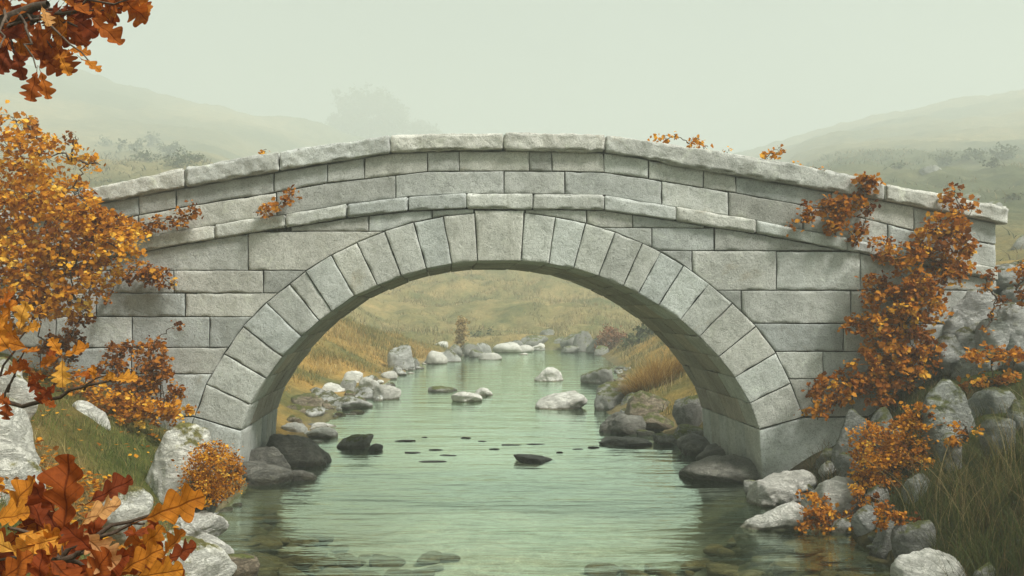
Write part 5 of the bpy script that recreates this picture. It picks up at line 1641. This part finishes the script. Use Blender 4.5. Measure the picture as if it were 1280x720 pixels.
oak_leaves(gl, [leaf_at(24, 414, 2.9, 78, 38, 0.86, -.1, .1), leaf_at(28, 414, 2.9, 20, 24, 0.8, -.1, .3), leaf_at(26, 428, 2.92, 140, 42, 0.70, 0, .3), leaf_at(35, 435, 2.9, 165, 52, 0.66, -.1, .2), leaf_at(12, 438, 2.85, 120, 44, 0.74, -.2, -.2), leaf_at(22, 440, 2.94, 5, 26, 0.6, 0, .4),
                leaf_at(78, 446, 2.88, 120, 28, 0.72, -.1, .2), leaf_at(80, 446, 2.88, 28, 34, 0.68, -.1, .2), leaf_at(76, 446, 2.9, 200, 28, 0.55, 0, .2), leaf_at(78, 448, 2.84, -84, 36, 0.88, -.3, .1),
                leaf_at(60, 470, 2.92, 190, 26, 0.30, 0, .4), leaf_at(70, 480, 2.9, 225, 34, 0.25, 0, .2), leaf_at(40, 470, 2.92, 120, 24, 0.35, 0, .2), leaf_at(62, 490, 2.88, 160, 30, 0.22, -.1, .6),
                leaf_at(118, 476, 2.9, 95, 20, 0.70, -.1, .2), leaf_at(128, 476, 2.9, 30, 18, 0.8, -.1, .2), leaf_at(138, 475, 2.88, 8, 34, 0.78, -.1, .4), leaf_at(105, 480, 2.92, 60, 22, 0.4, 0, .3), leaf_at(10, 495, 2.88, -95, 30, 0.3, -.1, .2),
                leaf_at(15, 505, 2.9, 160, 26, 0.35, 0, .2), leaf_at(50, 500, 2.9, -20, 20, 0.35, 0, .3), leaf_at(90, 470, 2.94, 10, 26, 0.45, 0, .3), leaf_at(50, 455, 2.95, 40, 26, 0.3, 0, .3), leaf_at(2, 470, 2.94, 30, 34, 0.42, 0, .3), leaf_at(-10, 450, 2.9, 70, 40, 0.6, 0, .3),
                leaf_at(0, 405, 3.0, 60, 34, 0.62, 0, .3), leaf_at(-5, 385, 3.0, 40, 30, 0.5, 0, .3)])
part('stem', gs, M['twig'], tw)
part('foliage', gl, M['oak'], tw)

# oak tree standing off to the left; one bough hangs into view
ox, oy = -3.3, 3.3
oz = gz(ox, oy)
oak = thing('oak_tree', (ox, oy, oz), 'oak tree whose rust brown leafy bough hangs into the top left corner', 'tree')
gt, gb, gl = Geo(), Geo(), Geo()
tube(gt, bezier((ox, oy, oz - 0.3), (ox - 0.1, oy + 0.1, 4.6), 0.0, 12, 0.012), 0.24, 0.16, 14)
s0 = np.array((ox - 0.08, oy + 0.08, 4.0))
e0, e1 = at(-20, 40, 3.15), at(60, 5, 3.1)
tube(gb, np.concatenate([bezier(s0, e0, 0.12, 9, 0.02), bezier(e0, e1, 0.01, 6, 0.02)[1:]]), 0.05, 0.011, 8)
tw_ends = [(175, -5), (135, 45), (110, 75), (45, 85), (20, 70), (90, 20), (150, 10), (65, 60), (0, 60)]
for px, py in tw_ends:
    tube(gb, bezier(at(30 + rng.uniform(-30, 25), 22 + rng.uniform(-12, 12), 3.12), at(px, py, 3.1 + rng.uniform(-.15, .15)), 0.01, 8, 0.025), 0.006, 0.002, 6)
ol = [leaf_at(112, 22, 3.05, -36, 50, 0.42, 0, .2), leaf_at(148, -6, 3.05, -42, 50, 0.42, -.1, -.2), leaf_at(168, -10, 3.1, -48, 26, 0.35, 0, .3), leaf_at(100, 72, 3.05, -32, 32, 0.66, -.1, .5), leaf_at(82, 62, 3.05, -5, 30, 0.62, 0, .5),
      leaf_at(46, 88, 3.0, -100, 40, 0.36, -.1, .2), leaf_at(50, 88, 3.05, -70, 36, 0.52, 0, .4), leaf_at(20, 62, 3.05, -80, 38, 0.18, 0, .2), leaf_at(10, 60, 3.1, -110, 34, 0.22, 0, .3), leaf_at(52, 8, 2.98, -62, 28, 0.97, -.2, .4),
      leaf_at(130, 0, 3.1, -10, 44, 0.55, 0, .3), leaf_at(118, 8, 3.1, -70, 34, 0.5, 0, .3), leaf_at(62, 75, 3.05, 15, 30, 0.6, 0, .4), leaf_at(75, 70, 3.0, -62, 26, 0.7, 0, .4), leaf_at(38, 70, 3.1, 200, 36, 0.2, 0, .3), leaf_at(80, 30, 3.1, -40, 40, 0.3, 0, .2)]
oak_leaves(gl, ol)
fl = []
for k in range(95):
    px = rng.uniform(-40, 120); py = rng.uniform(-55, 70)
    if px > 70 and py > 30: continue
    if px + py > 125: continue
    fl.append(leaf_at(px, py, rng.uniform(3.02, 3.45), rng.uniform(-160, 20), rng.uniform(30, 46), float(np.clip(rng.normal(0.38, 0.18), 0, 1)), rng.uniform(-.4, .4), rng.uniform(-.8, .8)))
for k in range(26):
    fl.append(leaf_at(rng.uniform(90, 165), rng.uniform(-60, -8), rng.uniform(3.05, 3.3), rng.uniform(-140, -20), rng.uniform(32, 46), float(np.clip(rng.normal(0.38, 0.16), 0, 1)), rng.uniform(-.3, .3), rng.uniform(-.7, .7)))
oak_leaves(gl, fl, 0.7)
part('trunk', gt, M['bark'], oak)
part('bough', gb, M['bark'], oak)
part('foliage', gl, M['oak'], oak)

# ------------------------------------------------------------------ haze: one closed box of even, pale air
g = Geo()
B = 650.0; z0, z1 = -4.0, float(max(v.co.z for v in ground.data.vertices)) + 3.0
print('haze top', z1)
g.add([(-B, -B, z0), (B, -B, z0), (B, B, z0), (-B, B, z0), (-B, -B, z1), (B, -B, z1), (B, B, z1), (-B, B, z1)],
      [[0, 3, 2, 1], [4, 5, 6, 7], [0, 1, 5, 4], [1, 2, 6, 5], [2, 3, 7, 6], [3, 0, 4, 7]])
hm = bpy.data.materials.new('pale_mist')
hm.use_nodes = True
t = hm.node_tree
for n_ in list(t.nodes): t.nodes.remove(n_)
ho = t.nodes.new('ShaderNodeOutputMaterial')
hv = t.nodes.new('ShaderNodeVolumePrincipled')
hv.inputs['Color'].default_value = (0.915, 0.985, 0.935, 1)
hv.inputs['Density'].default_value = HAZE_DENSITY
hv.inputs['Anisotropy'].default_value = 0.1
t.links.new(hv.outputs[0], ho.inputs['Volume'])
hm.cycles.homogeneous_volume = True
hz = add_obj('haze', g, hm, smooth=False)
tag(hz, 'pale green mist filling the valley', kind='stuff')
